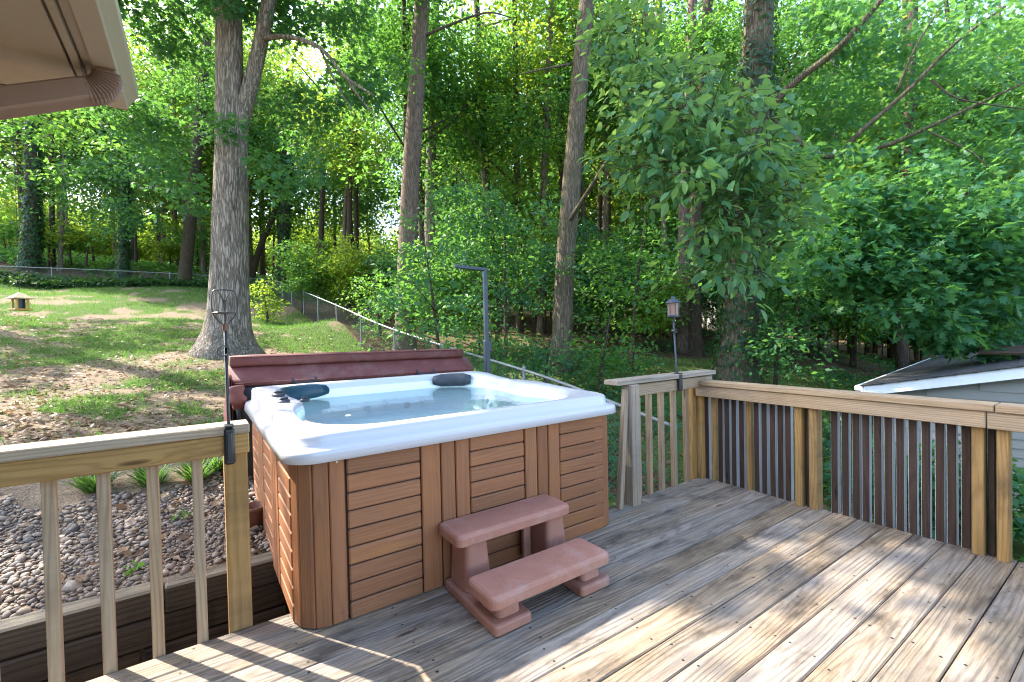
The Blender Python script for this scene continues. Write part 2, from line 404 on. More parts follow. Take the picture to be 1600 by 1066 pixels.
# ------------------------------------------------------------------ terrain
CP = []
def cp(u, v, D): CP.append(tuple(P(u, v, D)))
for a in ((0, 772, 3.05), (340, 735, 3.65), (150, 690, 4.4), (100, 620, 6.5), (100, 560, 9), (355, 549, 10), (100, 500, 14), (60, 455, 21), (300, 453, 22),
          (420, 458, 25), (520, 500, 15), (632, 547, 14), (875, 576, 10.5), (1150, 596, 9.5), (1070, 551, 13), (1285, 545, 15), (1018, 505, 20), (1407, 580, 16),
          (700, 480, 35), (560, 460, 36), (300, 425, 28), (50, 418, 25), (0, 390, 34), (900, 495, 35), (1150, 520, 32), (1400, 560, 32), (1590, 560, 32), (1300, 608, 10),
          (560, 556, 11)): cp(*a)
def fenceD(u): return 1/(.0385+(u-428)*.000272)
FT = [(428, 437), (516, 473), (590, 505.6), (660, 530), (745, 556), (860, 592), (1000, 646), (1053, 667)]
for u, v in FT:
    p = P(u, v, fenceD(u)); CP.append((p.x, p.y, p.z-1.15))
def dl(D, L, z): CP.append((L*math.cos(YAW)+D*math.sin(YAW), D*math.cos(YAW)-L*math.sin(YAW), z))
for a in ((-8, 0, -.9), (-8, -12, .2), (-8, 12, -2.2), (0, 8, -2.0), (4, 10, -2.0), (9, 13, -1.6), (60, -60, 11), (60, 0, 5), (60, 50, -1), (90, 0, 6), (90, 90, 0), (90, -90, 13), (0, -14, 1.6), (14, -22, 3.4), (30, 30, -1.3)): dl(*a)
CP = np.array(CP)
def _tps():
    X = CP[:, :2]; n = len(X); d = np.linalg.norm(X[:, None]-X[None], axis=2)
    K = d.copy()+np.eye(n)*.05           # linear (biharmonic-like) kernel keeps it monotone
    A = np.zeros((n+3, n+3)); A[:n, :n] = K; A[:n, n] = 1; A[:n, n+1:] = X; A[n, :n] = 1; A[n+1:, :n] = X.T
    return np.linalg.solve(A, np.r_[CP[:, 2], 0, 0, 0])
TW = _tps()
def gnat(x, y):
    x = np.atleast_1d(np.asarray(x, float)); y = np.atleast_1d(np.asarray(y, float))
    z = np.full(x.shape, TW[-3])+TW[-2]*x+TW[-1]*y
    for i, c in enumerate(CP): z = z+TW[i]*np.hypot(x-c[0], y-c[1])
    return z+(fbm(x*.9, y*.9, 3)-.5)*.10
WALL_Y = 2.92
def ground_z(x, y):
    x = np.atleast_1d(np.asarray(x, float)); y = np.atleast_1d(np.asarray(y, float)); z = gnat(x, y)
    # bed behind the timber wall
    bed = .03+.16*np.clip((y-3.02)/1.3, 0, 1)+(fbm(x*2, y*2, 5)-.5)*.05
    k = np.clip((y-4.1)/.8, 0, 1); inbed = (y > WALL_Y) & (y < 4.9) & (x < .9)
    z = np.where(inbed, bed*(1-k)+z*k, z)
    tub = (x > .36) & (x < 2.4) & (y > 2.0) & (y < 4.3)
    z = np.where(tub, np.minimum(z, -.06), z)
    low = (y <= WALL_Y+.001) & (x < 3.75)
    z = np.where(low, np.minimum(z, -.52), z)
    return z
def gz(x, y): return float(ground_z(x, y)[0])
def ax(lo, hi, seg):
    out = [lo]; 
    while out[-1] < hi:
        p = out[-1]; a = seg(p); out.append(p+a)
    return np.array(out)
stepf = lambda p: .14 if -5 < p < 14 else min(3., .14+.07*(min(abs(p+5), abs(p-14))))
gx = ax(-95, 110, stepf); gy = ax(-30, 110, stepf)
gy = np.sort(np.r_[gy[(gy < 2.86) | (gy > 3.08)], 2.92, 2.985, 3.05])
GX, GY = np.meshgrid(gx, gy); fx, fy = GX.ravel(), GY.ravel(); fz = ground_z(fx, fy)
nx, ny = len(gx), len(gy)
ii = (np.arange(ny-1)[:, None]*nx+np.arange(nx-1)[None]).ravel()
GF = np.stack([ii, ii+1, ii+nx+1, ii+nx], 1)
# side of the right fence line: woods (True) or yard
fa = P(428, 437, fenceD(428)); fb = P(1053, 667, fenceD(1053))
bka = P(428, 437, fenceD(428)); bkb = P(-120, 412, 21)
def in_woods(x, y):
    side = (fb.x-fa.x)*(y-fa.y)-(fb.y-fa.y)*(x-fa.x)
    far = (bkb.x-bka.x)*(y-bka.y)-(bkb.y-bka.y)*(x-bka.x) < 0
    return (side > 0) | far
def grass_cov(x, y):
    """how much turf grows here, 0..1"""
    D = x*math.sin(YAW)+y*math.cos(YAW)
    n = .55*fbm(x*.75, y*.75, 21)+.45*fbm(x*2.3, y*2.3, 25)
    g = np.clip((n-.50)*7, 0, 1)
    lush = np.clip((D-7.5)/3, 0, 1); g = np.maximum(g, np.clip((n-.365)*7, 0, 1)*lush)
    g = np.where(in_woods(x, y), np.clip((fbm(x*.4, y*.4, 9)-.62)*5, 0, .5), g)
    g = np.where((x > 5) & (D < 12), np.clip((n-.25)*6, 0, 1), g)
    return np.where((y < 4.35) & (x < 1), 0, g)
gcov = grass_cov(fx, fy)
gme = nmesh('ground', np.stack([fx, fy, fz], 1), GF, [], True)
a = gme.attributes.new("turf", 'FLOAT', 'POINT'); a.data.foreach_set("value", gcov.astype(np.float32))
a = gme.attributes.new('woods', 'FLOAT', 'POINT'); a.data.foreach_set('value', in_woods(fx, fy).astype(np.float32))
def groundmat():
    m, nt, b = newmat('yard_soil'); co, x, y, z, r = objco(nt)
    at = N(nt, "Attribute"); at.attribute_name = "turf"
    n1 = noise_(nt, co, 1.7, 6, .65); n2 = noise_(nt, co, 14, 6, .7); n3 = noise_(nt, co, 55, 4, .7)
    soil = mix(nt, mapr(nt, n2, .3, .7), (.15, .108, .074), (.32, .245, .168))
    soil = mix(nt, mapr(nt, n3, .52, .7), soil, (.10, .06, .04))
    soil = mix(nt, math_(nt, 'MULTIPLY', mapr(nt, n1, .45, .7), .5), soil, (.22, .16, .115))
    aw = N(nt, 'Attribute'); aw.attribute_name = 'woods'
    duff = mix(nt, mapr(nt, n2, .35, .65), (.055, .036, .024), (.16, .095, .055)); duff = mix(nt, mapr(nt, n1, .5, .66), duff, (.05, .065, .02))
    soil = mix(nt, math_(nt, 'MULTIPLY', aw.outputs['Fac'], .9), soil, duff)
    gr = mix(nt, mapr(nt, n2, .3, .7), (.045, .085, .022), (.10, .14, .04))
    gr = mix(nt, mapr(nt, n3, .5, .75), gr, (.14, .15, .055))
    f = mapr(nt, math_(nt, 'ADD', at.outputs["Fac"], math_(nt, 'MULTIPLY', math_(nt, 'SUBTRACT', n2, .5), 1.1)), .3, .75)
    nt.links.new(mix(nt, f, soil, gr), b.inputs["Base Color"]); b.inputs["Roughness"].default_value = .95; b.inputs["Specular IOR Level"].default_value = .1
    bump(nt, b, math_(nt, 'ADD', n2, math_(nt, 'MULTIPLY', n3, .5)), .8, .03); return m
gme.materials.append(groundmat())
ground = tag(mobj('ground', gme), kind='structure')
ground["label"] = "sloping yard of patchy grass and bare soil rising into woods"

# ------------------------------------------------------------------ leaves
def tmpl(kind):
    if kind == 'simple':
        V = [(0, 0, 0), (.45, .30, .06), (1, 0, -.05), (.45, -.30, .06)]; T = [(0, 2, 1), (0, 3, 2)]
    elif kind == 'oval':
        V = [(0, 0, 0), (.22, .20, .05), (.55, .27, .05), (.82, .15, 0), (1.02, 0, -.12), (.82, -.15, 0), (.55, -.27, .05), (.22, -.20, .05), (.25, 0, 0), (.6, 0, -.01)]
        T = [(0, 8, 1), (1, 8, 9), (1, 9, 2), (2, 9, 3), (3, 9, 4), (0, 7, 8), (7, 9, 8), (7, 6, 9), (6, 5, 9), (5, 4, 9)]
    elif kind == 'oak':
        s = [(.0, .03), (.18, .07), (.27, .26), (.36, .09), (.50, .36), (.60, .12), (.76, .30), (.82, .10), (1, .04)]
        V = []; T = []
        for (x, w) in s: V += [(x, w, .10*w-.1*x*x), (x, -w, .10*w-.1*x*x)]
        for i in range(len(s)-1): T += [(2*i, 2*i+1, 2*i+3), (2*i, 2*i+3, 2*i+2)]
    elif kind == 'maple':
        V = [(0, 0, 0), (.12, .38, .03), (.32, .17, .02), (.62, .46, .0), (.60, .15, .02), (1, 0, -.08), (.60, -.15, .02), (.62, -.46, .0), (.32, -.17, .02), (.12, -.38, .03)]
        T = [(0, 2, 1), (2, 4, 3), (0, 4, 2), (4, 6, 5), (0, 6, 4), (0, 8, 6), (8, 7, 6), (0, 9, 8)]
    elif kind == 'blade':
        V = [(0, .045, 0), (0, -.045, 0), (.55, .03, .02), (.55, -.03, .02), (1, 0, -.1)]; T = [(0, 1, 3), (0, 3, 2), (2, 3, 4)]
    return np.array(V, float), np.array(T, int)
TM = {k: tmpl(k) for k in ('simple', 'oval', 'oak', 'maple', 'blade')}
def leaves(pos, d, nrm, size, kind):
    """arrays of leaves: position, direction, normal, size"""
    V, T = TM[kind]; n = len(pos)
    d = d/np.linalg.norm(d, axis=1, keepdims=True)
    s = np.cross(nrm, d); s /= np.linalg.norm(s, axis=1, keepdims=True)+1e-9; u = np.cross(d, s)
    W = pos[:, None]+size[:, None, None]*(V[None, :, 0:1]*d[:, None]+V[None, :, 1:2]*s[:, None]+V[None, :, 2:3]*u[:, None])
    F = (np.arange(n)*len(V))[:, None, None]+T[None]
    return W.reshape(-1, 3), F.reshape(-1, 3), len(V)

# light that falls through gaps of the canopy: ground places (plane z) that stay open to the sun
SUN = np.array(TO_SUN)
DECK_OPEN = [(.35, 1.5, 1.15, .80), (1.30, 1.06, 1.05, .58), (-.3, 2.2, .8, .6), (2.2, .38, .68, .24), (3.1, .55, .42, .17), (3.15, 1.10, .34, .14), (2.6, 1.22, .25, .10), (.9, .3, 1.1, .5), (3.0, 2.15, .18, .1)]
def sun_open(c):
    t = c[:, 2]/SUN[2]; x = c[:, 0]-SUN[0]*t; y = c[:, 1]-SUN[1]*t
    op = np.zeros(len(c), bool)
    for (a, b_, ra, rb) in DECK_OPEN: op |= ((x-a)/(ra+.15))**2+((y-b_)/(rb+.15))**2 < 1
    g = ground_z(x, y)
    for _ in range(2):
        t = (c[:, 2]-g)/SUN[2]; x = c[:, 0]-SUN[0]*t; y = c[:, 1]-SUN[1]*t; g = ground_z(x, y)
    n = fbm(x*.42, y*.42, 77, 3)
    return op, np.where(in_woods(x, y), (n > .52) & (rng.random(len(x)) < .6), (n > .55) & ((y > 2.9) | (x < -.6))), x, y

def spray_leaves(C, rad, n_per, size, kind, thick=.22, droop=.25, up=.55, filt=True, lawn_p=.92):
    """leafy sprays: flattened tufts of leaves around each centre"""
    C = np.asarray(C, float)
    if filt and len(C):
        op, lw, gx_, gy_ = sun_open(C)
        keep = ~op & ~(lw & (rng.random(len(C)) < lawn_p) & (C[:, 2] > 3.0))
        C = C[keep]
    if not len(C): return None
    m = len(C); k = n_per; n = m*k
    cc = np.repeat(C, k, 0); sr = np.repeat(rad*rng.uniform(.6, 1.3, m), k)
    tn = rng.normal(0, .28, (m, 3)); tn[:, 2] = 1; tn /= np.linalg.norm(tn, axis=1, keepdims=True)
    tn = np.repeat(tn, k, 0)
    an = rng.uniform(0, 2*np.pi, n); rr = np.sqrt(rng.random(n))*sr
    off = np.stack([np.cos(an)*rr, np.sin(an)*rr, rng.normal(0, thick, n)*sr-droop*(rr**2)/np.maximum(sr, .01)], 1)
    off[:, 2] -= (tn[:, 0]*off[:, 0]+tn[:, 1]*off[:, 1])
    pos = cc+off
    d = off.copy(); d[:, 2] *= .3; d /= np.linalg.norm(d, axis=1, keepdims=True)+1e-6
    d += rng.normal(0, .55, (n, 3)); d[:, 2] -= droop
    nr = rng.normal(0, up, (n, 3)); nr[:, 2] += 1
    sz = size*rng.uniform(.65, 1.25, n)
    W, F, nv = leaves(pos, d, nr, sz, kind)
    ti = np.repeat(np.clip(np.repeat(rng.uniform(0, 1, m), k)*.55+rng.uniform(0, .45, n), 0, 1), nv)
    return W, F, ti
def leafobj(name, parts, mat, parent, kind=None):
    parts = [p for p in parts if p is not None]
    if not parts: return None
    o = 0; VV = []; FF = []; TT = []
    for W, F, t in parts: VV.append(W); FF.append(F+o); TT.append(t); o += len(W)
    w = np.array(WL[parent.name] if parent is not None else (0, 0, 0))
    me = nmesh(name, np.concatenate(VV)-w, np.concatenate(FF), mat, False, np.concatenate(TT))
    ob = mobj(name, me, parent, w)
    if kind: ob["kind"] = kind
    return ob
def ell(c, r, n, shell=.35):
    """n random points in an ellipsoid, biased to its outside"""
    v = rng.normal(0, 1, (n, 3)); v /= np.linalg.norm(v, axis=1, keepdims=True)
    q = rng.random(n)**shell
    return np.array(c)+v*q[:, None]*np.array(r)
def mass(u, v, du, dv, D, dD, n):
    """points of a foliage mass seen round (u,v)"""
    e = ell((0, 0, 0), (1, 1, 1), n, .45); out = []
    for a, b_, c in e: out.append(tuple(P(u+a*du, v+b_*dv, D+c*dD)))
    return np.array(out)
def shade_points(n, x0, x1, y0, y1, zlo, zhi):
    """canopy tufts between the sun and the ground rectangle"""
    x = rng.uniform(x0, x1, n); y = rng.uniform(y0, y1, n); g = ground_z(x, y); z = rng.uniform(zlo, zhi, n); t = (z-np.maximum(g, -.1))/SUN[2]
    return np.stack([x+SUN[0]*t, y+SUN[1]*t, z], 1)
FW = np.array((math.sin(YAW), math.cos(YAW), 0)); RT = np.array((math.cos(YAW), -math.sin(YAW), 0))
exec_count = {}

def make_tree(name, label, path, rad, barkm, crown=(), limbs=(), ivy=None, leafm='leaf', group=None, sides=14, flare=1.5, cat='tree', wob=.02, n=6):
    """path: world points base..top; crown: list of (points, spray radius, leaves per spray, leaf size, template); limbs: list of (points, r0, r1)"""
    base = Vector(path[0])
    t = thing(name, label, cat, base, group)
    pp = smooth_path(path, n); k = len(pp); rr = []
    for i in range(k):
        f = i/(k-1); h = (pp[i]-pp[0]).length
        rr.append((rad[0]*(1-f)+rad[1]*f)*(1+(flare-1)*math.exp(-h/.35)))
    pp = [pp[0]-Vector((0, 0, .3))]+pp; rr = [rr[0]*1.1]+rr
    V, F = tubevf(pp, rr, sides, True, wob, hash(label) % 999)
    mb = MB(); mb.add(V, F)
    mb.build('trunk', MAT[barkm], t, smooth=True)
    for (lp, a, b_) in limbs:
        q = smooth_path(lp, 5); m = MB(); m.tube(q, [a+(b_-a)*i/(len(q)-1) for i in range(len(q))], 7)
        m.build('limb', MAT[barkm], t, smooth=True)
    parts = [spray_leaves(*c) for c in crown]
    leafobj('crown', parts, MAT[leafm], t)
    if ivy:
        z0, z1, cnt, sz = ivy
        pts = []; nn = []; 
        for _ in range(cnt):
            h = random.uniform(0, 1); i = min(int(h*(len(pp)-2))+1, len(pp)-2); q = h*(len(pp)-2)+1-i
            c = pp[i].lerp(pp[i+1], max(0, min(1, q))); 
            if not (z0 < c.z-base.z < z1): continue
            an = random.uniform(0, 6.283); r = rr[i]*(1.0+random.random()*.35)+.02
            o = Vector((math.cos(an), math.sin(an), 0)); pts.append(c+o*r); nn.append(o+Vector((0, 0, .35)))
        pts = np.array([tuple(p) for p in pts]); nn = np.array([tuple(p) for p in nn])
        if len(pts):
            d = np.cross(nn, rng.normal(0, 1, nn.shape)); d[:, 2] -= .8
            W, F2, nv = leaves(pts, d, nn+rng.normal(0, .3, nn.shape), sz*rng.uniform(.6, 1.3, len(pts)), 'maple')
            leafobj('ivy', [(W, F2, np.repeat(rng.random(len(pts)), nv))], MAT['ivy'], t)
    return t

def base_at(u, D):
    p = P(u, 540, D); return Vector((p.x, p.y, gz(p.x, p.y)))
def tpath(b, pts, top):
    """base at (u,D), further (u,v) at the same D, top height"""
    u, D = b; out = [base_at(u, D)]+[P(a, c, D) for a, c in pts]
    d = (out[-1]-out[-2]).normalized() if len(out) > 1 else Vector((0, 0, 1))
    if d.z < .5: d = Vector((0, 0, 1))
    if top > out[-1].z: out.append(out[-1]+d*((top-out[-1].z)/d.z))
    return out
# ------------------------------------------------------------------ deck
deck = tag(link(bpy.data.objects.new('deck', None)), "weathered wooden deck of long boards in the foreground", kind='structure')
PITCHB, BW, BT = .1452, .1415, .036
EDGE_Y, EDGE_X = 2.375, 3.64
bx0, bx1 = -3.2, EDGE_X
bme = nmesh('board', *cboxvf(bx1-bx0, BW, BT, .005), MAT['deck'])
nb = 0; y = EDGE_Y-BW/2; scr = MB(); JX = [bx1-.06-.405*k for k in range(17)]
while y > -1.6:
    dz = random.uniform(-.0015, .0015); dxx = random.uniform(-.012, .012)
    o = mobj('board', bme, deck, ((bx0+bx1)/2+dxx, y, -BT/2+dz), (0, 0, random.uniform(-.0004, .0004)))
    for jx in JX:
        for s in (-1, 1):
            q = (jx+random.uniform(-.03, .03), y+s*(BW/2-.026+random.uniform(-.008, .008)), dz+.0006)
            if -1.0 < q[0]: 
                rr_ = random.uniform(.0048, .0068); nseg = 7
                scr.add([(q[0]+rr_*math.cos(6.283*i/nseg), q[1]+rr_*math.sin(6.283*i/nseg), q[2]) for i in range(nseg)]+[(q[0], q[1], q[2]-.0002)], [(i, (i+1) % nseg, nseg) for i in range(nseg)])
    nb += 1; y -= PITCHB
so_ = scr.build('board_screws', MAT['screw'], deck); so_["kind"] = "stuff"
m = MB()
m.box((.0, EDGE_Y-.025, -.16), (6.4, .038, .235), .004); m.build('rim_joist', MAT['timber'], deck)
m = MB(); m.box((EDGE_X-.03, .4, -.16), (.038, 3.9, .235), .004); m.build('side_joist', MAT['timber'], deck)
for jx in JX[::2]:
    m = MB(); m.box((jx, .35, -.16), (.038, 3.9, .235), .003); m.build('joist', MAT['timber'], deck)
# timber platform that carries the back of the tub
pl = tag(mobj('deck_platform', nmesh('deck_platform', *cboxvf(1.80, 1.72, .40, .01), MAT['timber']), deck, (1.33, 3.255, -.21)), None)

def plank(name, L, W, T, mat, parent, c, axis='x', bev=.004, yaw=0, tilt=(0, 0), mesh=None):
    """a board: length L along axis (local X), width W (local Y), thickness T (local Z)"""
    me = mesh or nmesh(name, *cboxvf(L, W, T, bev), MAT[mat] if isinstance(mat, str) else mat)
    if axis == 'x': rot = Euler((0, 0, yaw))                     # width along Y, thickness up
    elif axis == 'xe': rot = Euler((R(90), 0, yaw))              # on edge: width up
    elif axis == 'z': rot = Euler((tilt[0], R(-90)+tilt[1], yaw), 'XYZ')   # standing
    elif axis == 'y': rot = Euler((0, 0, R(90)))
    elif axis == 'ye': rot = Euler((R(90), 0, R(90)))
    o = mobj(name, me, parent, c, rot); return o

# ---- left railing
lr = thing('deck_railing', "wooden deck railing with amber end post on the left, before the rock bed", 'railing', (-.8, 2.40, -.12))
plank('top_rail', 2.6, .14, .040, 'cap', lr, (-1.115, 2.385, .905))
plank('rail_board', 2.6, .088, .038, 'post', lr, (-1.117, 2.348, .840), 'xe')
plank('post', .985, .092, .09, 'post', lr, (.133, 2.424, .39), 'z', yaw=0)
bal = nmesh('baluster', *cboxvf(.95, .038, .040, .003), MAT['rail'])
for i, xb in enumerate((-1.10, -.945, -.79, -.635, -.467, -.314, -.161, -.010)):
    plank('baluster', 1, 1, 1, 'rail', lr, (xb, 2.398, .40), 'z', mesh=bal, tilt=(random.uniform(-.004, .004), 0))
plank('post', .985, .092, .09, 'post', lr, (-1.9, 2.424, .39), 'z')

# ---- short railing behind, beside the tub
br = thing('deck_railing', "short grey wooden railing section between the hot tub and the deck corner", 'railing', (3.1, 2.40, -.12))
plank('top_rail', 1.24, .14, .036, 'cap', br, (3.118, 2.36, .915))
plank('rail_board', .98, .088, .036, 'rail', br, (3.14, 2.333, .842), 'xe')
plank('post', 1.00, .09, .088, 'cap', br, (2.655, 2.31, .395), 'z')
plank('post', .99, .045, .04, 'cap', br, (2.555, 2.315, .37), 'z', tilt=(0, .10))
for i, xb in enumerate((2.80, 2.935, 3.085, 3.245, 3.415)):
    plank('baluster', 1, 1, 1, 'rail', br, (xb, 2.375, .365), 'z', mesh=bal, tilt=(random.uniform(-.01, .01), random.uniform(-.008, .008)))
plank('post', 1.0, .045, .09, 'post', br, (3.56, 2.40, .39), 'z')
plank('rail_block', .15, .088, .036, 'cap', br, (3.665, 2.345, .842), 'xe')

# ---- right railing
rg_ = thing('deck_railing', "long wooden railing with brown stained balusters along the right side", 'railing', (3.62, .9, -.12))
plank('top_rail', 1.80, .14, .040, 'rail', rg_, (3.585, 1.46, .835), 'y')
plank('top_rail', 2.2, .14, .040, 'rail', rg_, (3.585, -.545, .835), 'y')
plank('rail_board', 1.765, .092, .036, 'rail', rg_, (3.548, 1.476, .767), 'ye')
plank('rail_board', 2.2, .092, .036, 'rail', rg_, (3.548, -.512, .767), 'ye')
# balusters: brown stained face towards the deck, silvered sides
V, F = cboxvf(.88, .041, .048, .003)
fm = []
for f in F:
    c = sum((Vector(V[i]) for i in f), Vector())/len(f); fm.append(0 if (abs(c.z) > .0225) else 1)
bbal = nmesh('baluster', V, F, [MAT['stainbrown'], MAT['balside']], fmat=fm)
ys = [2.312, 2.252, 2.190, 2.128, 2.067, 2.008, 1.948, 1.887, 1.825, 1.765, 1.705, 1.648]+[1.346-.060*k for k in range(12)]+[.44-.06*k for k in range(22)]
for i, yb in enumerate(ys):
    if i in (1, 6): plank('baluster', 1, 1, 1, 'rail', rg_, (3.640, yb, .33), 'z', mesh=nmesh('baluster', *cboxvf(.88, .040, .040, .003), MAT['post']))
    else: plank('baluster', 1, 1, 1, 'rail', rg_, (3.640, yb+random.uniform(-.004, .004), .33+random.uniform(-.004, .004)), 'z', mesh=bbal, tilt=(0, random.uniform(-.006, .006)), yaw=random.uniform(-.05, .05))
for yb, w in ((2.352, .05), (1.560, .048), (1.462, .055), (.632, .05), (.535, .048)):
    plank('post', .93, w, .085, 'post', rg_, (3.612, yb, .30), 'z')
for yb in (1.51, .585): plank('post_gap_shade', .90, .03, .07, 'timber', rg_, (3.645, yb, .30), 'z')  # dark strips added for the shade in the gap between paired posts

# ------------------------------------------------------------------ retaining wall + rock bed
rw = thing('retaining_wall', "low dark wall of stacked old timbers beyond the left railing", 'wall', (-1.0, 2.99, -.55))
for k in range(5):
    zc = .045-.072-k*.145; ofs = (0, .9, .3, 1.2, .6)[k]
    xs_ = [-3.4, -1.75-ofs*.3, -.30+ofs*.12 if k else -.17, .40]
    for j in range(3):
        L = xs_[j+1]-xs_[j]-.008
        V, F = cboxvf(L, .125, .138, .010)
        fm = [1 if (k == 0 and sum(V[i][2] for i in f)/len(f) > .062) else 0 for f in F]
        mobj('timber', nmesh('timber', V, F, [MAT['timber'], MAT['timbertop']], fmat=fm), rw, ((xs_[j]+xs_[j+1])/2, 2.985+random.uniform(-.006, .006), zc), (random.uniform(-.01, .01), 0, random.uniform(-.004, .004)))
bed = tag(link(bpy.data.objects.new('rock_bed', None), None, (-.6, 3.6, .1)), "bed of rounded brown river rocks behind the timber wall", kind='structure')
def stone_mesh(seed):
    r_ = np.random.default_rng(seed)
    V = []; F = []; n1, n2 = 6, 4
    V.append((0, 0, 1))
    for i in range(1, n2):
        th = math.pi*i/n2
        for j in range(n1): V.append((math.sin(th)*math.cos(6.283*j/n1+i*.4), math.sin(th)*math.sin(6.283*j/n1+i*.4), math.cos(th)))
    V.append((0, 0, -1)); V = np.array(V)
    V = V*(1+r_.normal(0, .17, (len(V), 1))); V[:, 0] *= 1.25; V[:, 1] *= .9; V[:, 2] *= .55
    for j in range(n1): F.append((0, 1+j, 1+(j+1) % n1))
    for i in range(n2-2):
        for j in range(n1):
            a_ = 1+i*n1; F.append((a_+j, a_+n1+j, a_+n1+(j+1) % n1, a_+(j+1) % n1))
    l = len(V)-1; a_ = 1+(n2-2)*n1
    for j in range(n1): F.append((a_+j, l, a_+(j+1) % n1))
    return V, F
SM = [stone_mesh(i) for i in range(8)]
SME = [nmesh('stone', V, F, MAT['rock'], True) for V, F in SM]
for me_ in SME: me_.attributes.new("tint", 'FLOAT', 'POINT')
pts = []
for _ in range(26000):
    x = random.uniform(-1.7, .34); y_ = random.uniform(3.05, 4.75)
    edge = 4.30+.25*math.sin(x*3)+.1*math.sin(x*9)
    if y_ > edge and random.random() < min(1, (y_-edge)/.2): continue
    pts.append((x, y_))
grid = {}; keep = []
for (x, y_) in pts:
    s_ = (.011+.017*random.random()**1.6)*(1.5 if random.random() < .08 else 1)
    g_ = (int(x/.05), int(y_/.05)); ok = True
    for a_ in (-1, 0, 1):
        for b_ in (-1, 0, 1):
            for (x2, y2, s2) in grid.get((g_[0]+a_, g_[1]+b_), ()):
                if (x-x2)**2+(y_-y2)**2 < ((s_+s2)*.74)**2: ok = False
    if ok: grid.setdefault(g_, []).append((x, y_, s_)); keep.append((x, y_, s_))
keep.sort(key=lambda q: -q[2]/math.hypot(q[0], q[1]))
zk = ground_z([q[0] for q in keep], [q[1] for q in keep])
order = sorted(range(len(keep)), key=lambda i: -keep[i][2]/math.hypot(keep[i][0], keep[i][1]))
vis = [i for i in order if -.95 < keep[i][0]]
rest = MB(); tint_r = []
named = set(vis[:300]); VV = []; FF = []; TT = []; oo = 0
for i, (x, y_, s_) in enumerate(keep):
    zz = zk[i]+s_*.25; rot = (random.uniform(-.4, .4), random.uniform(-.4, .4), random.uniform(0, 6.28))
    if i in named: mobj('stone', SME[i % 8], bed, (x, y_, zz), rot, (s_, s_, s_))
    else:
        V, F = SM[i % 8]; Mx = np.array(Euler(rot).to_matrix()); W = (V*s_) @ Mx.T+np.array((x, y_, zz))
        for f in F:
            f = tuple(q+oo for q in f); FF.append(f if len(f) == 4 else f)
        VV.append(W); TT.append(np.full(len(W), random.random())); oo += len(W)
VV = np.concatenate(VV)-np.array(WL[bed.name])
o = mobj('small_stones', nmesh('small_stones', VV, FF, MAT['rock'], True, np.concatenate(TT)), bed, WL[bed.name]); o["kind"] = "stuff"
for (px_, py_, lab) in ((.30, 3.42, "small rusty metal pot standing between the hot tub and the rock bed"),):
    m = MB(); z_ = gz(px_-.06, py_)-.02
    m.lathe((px_-.02, py_, z_), [(.0, 0), (.055, 0), (.075, .13), (.082, .135), (.082, .155), (.072, .155), (.06, .03), (0, .03)], 18)
    tag(m.build('pot', MAT['planter'], None, (px_-.02, py_, z_), True), lab, 'pot')

# ------------------------------------------------------------------ hot tub
TX0, TX1, TY0, TY1, TZ = .335, 2.310, 2.144, 4.12, .765
tub = thing('hot_tub', "square hot tub with white rim, brown slatted cabinet and water", 'hot tub', (1.32, 3.13, 0))
CR = .135
m = MB(); cxm, cym = (TX0+TX1)/2, (TY0+TY1)/2
for yy in (TY0+.03, TY1-.03): m.box((cxm, yy, .385), (TX1-TX0-.20, .03, .74), .004)
for xx in (TX0+.03, TX1-.03): m.box((xx, cym, .385), (.03, TY1-TY0-.20, .74), .004)
for xx in (TX0+.075, TX1-.075):
    for yy in (TY0+.075, TY1-.075): m.box((xx+(.03 if xx < 1 else -.03), yy+(.03 if yy < 3 else -.03), .384), (.07, .07, .738), .015)
m.build('cabinet_core', MAT['tubdark'], tub)
SL_T = .016
slat36 = nmesh('slat', *cboxvf(.355, .0775, SL_T, .006), MAT['tub'])
trim = {}
def side(org, ang, full=True):
    """one cabinet side: org = its left end seen from outside, ang = yaw of its direction"""
    dx, dy = math.cos(ang), math.sin(ang); nxv, nyv = math.sin(ang), -math.cos(ang)   # outward
    W = TX1-TX0
    def at(s, z, out=0.): return (org[0]+dx*s+nxv*out, org[1]+dy*s+nyv*out, z)
    p0 = [(.212, .570), (.852, 1.214), (1.474, 1.850)]
    p0 = [(.212, .570), (.850, 1.210), (1.476, 1.848)]
    boards = [(.572, .678), (.681, .762), (.765, .848), (1.213, 1.301), (1.304, 1.383), (1.386, 1.474)]
    for (a_, b_) in p0:
        me = nmesh('side_panel', *cboxvf(b_-a_-.002, .755, .010, .002), MAT['tubdark'])
        o = mobj('side_panel', me, tub, at((a_+b_)/2, .380, -.012), (R(90), 0, ang))
        for k in range(9):
            zc = .042+k*.0835
            sc = (b_-a_-.004)/.355
            s = mobj('slat', slat36, o, at((a_+b_)/2, zc, -.002), (0, 0, 0), (sc, 1, 1))
            s.location = ((0), zc-.380, .010); 
        for (q, z_) in (((a_+b_)/2, .055),):
            mm = MB(); c_ = at(q, z_, .0075); mm.lathe((0, 0, 0), [(0, 0), (.0055, 0), (.0045, .003), (0, .0035)], 8)
            so2 = mm.build('screw', MAT['chrome'], o, None); so2.location = (0, z_-.380, .0185)
    for (a_, b_) in boards:
        w = b_-a_
        key = round(w, 3)
        if key not in trim: trim[key] = nmesh('trim_board', *cboxvf(.758, w-.003, .018, .005), MAT['tub'])
        ob = mobj('trim_board', trim[key], tub, at((a_+b_)/2, .383, -.001), Euler((0, R(-90), 0)).to_matrix().to_4x4().to_euler())
        ob.rotation_euler = (Matrix.Rotation(ang, 3, 'Z') @ Matrix(((0, 1, 0), (0, 0, -1), (1, 0, 0))).transposed().inverted() if False else board_rot(ang)).to_euler()
    return at
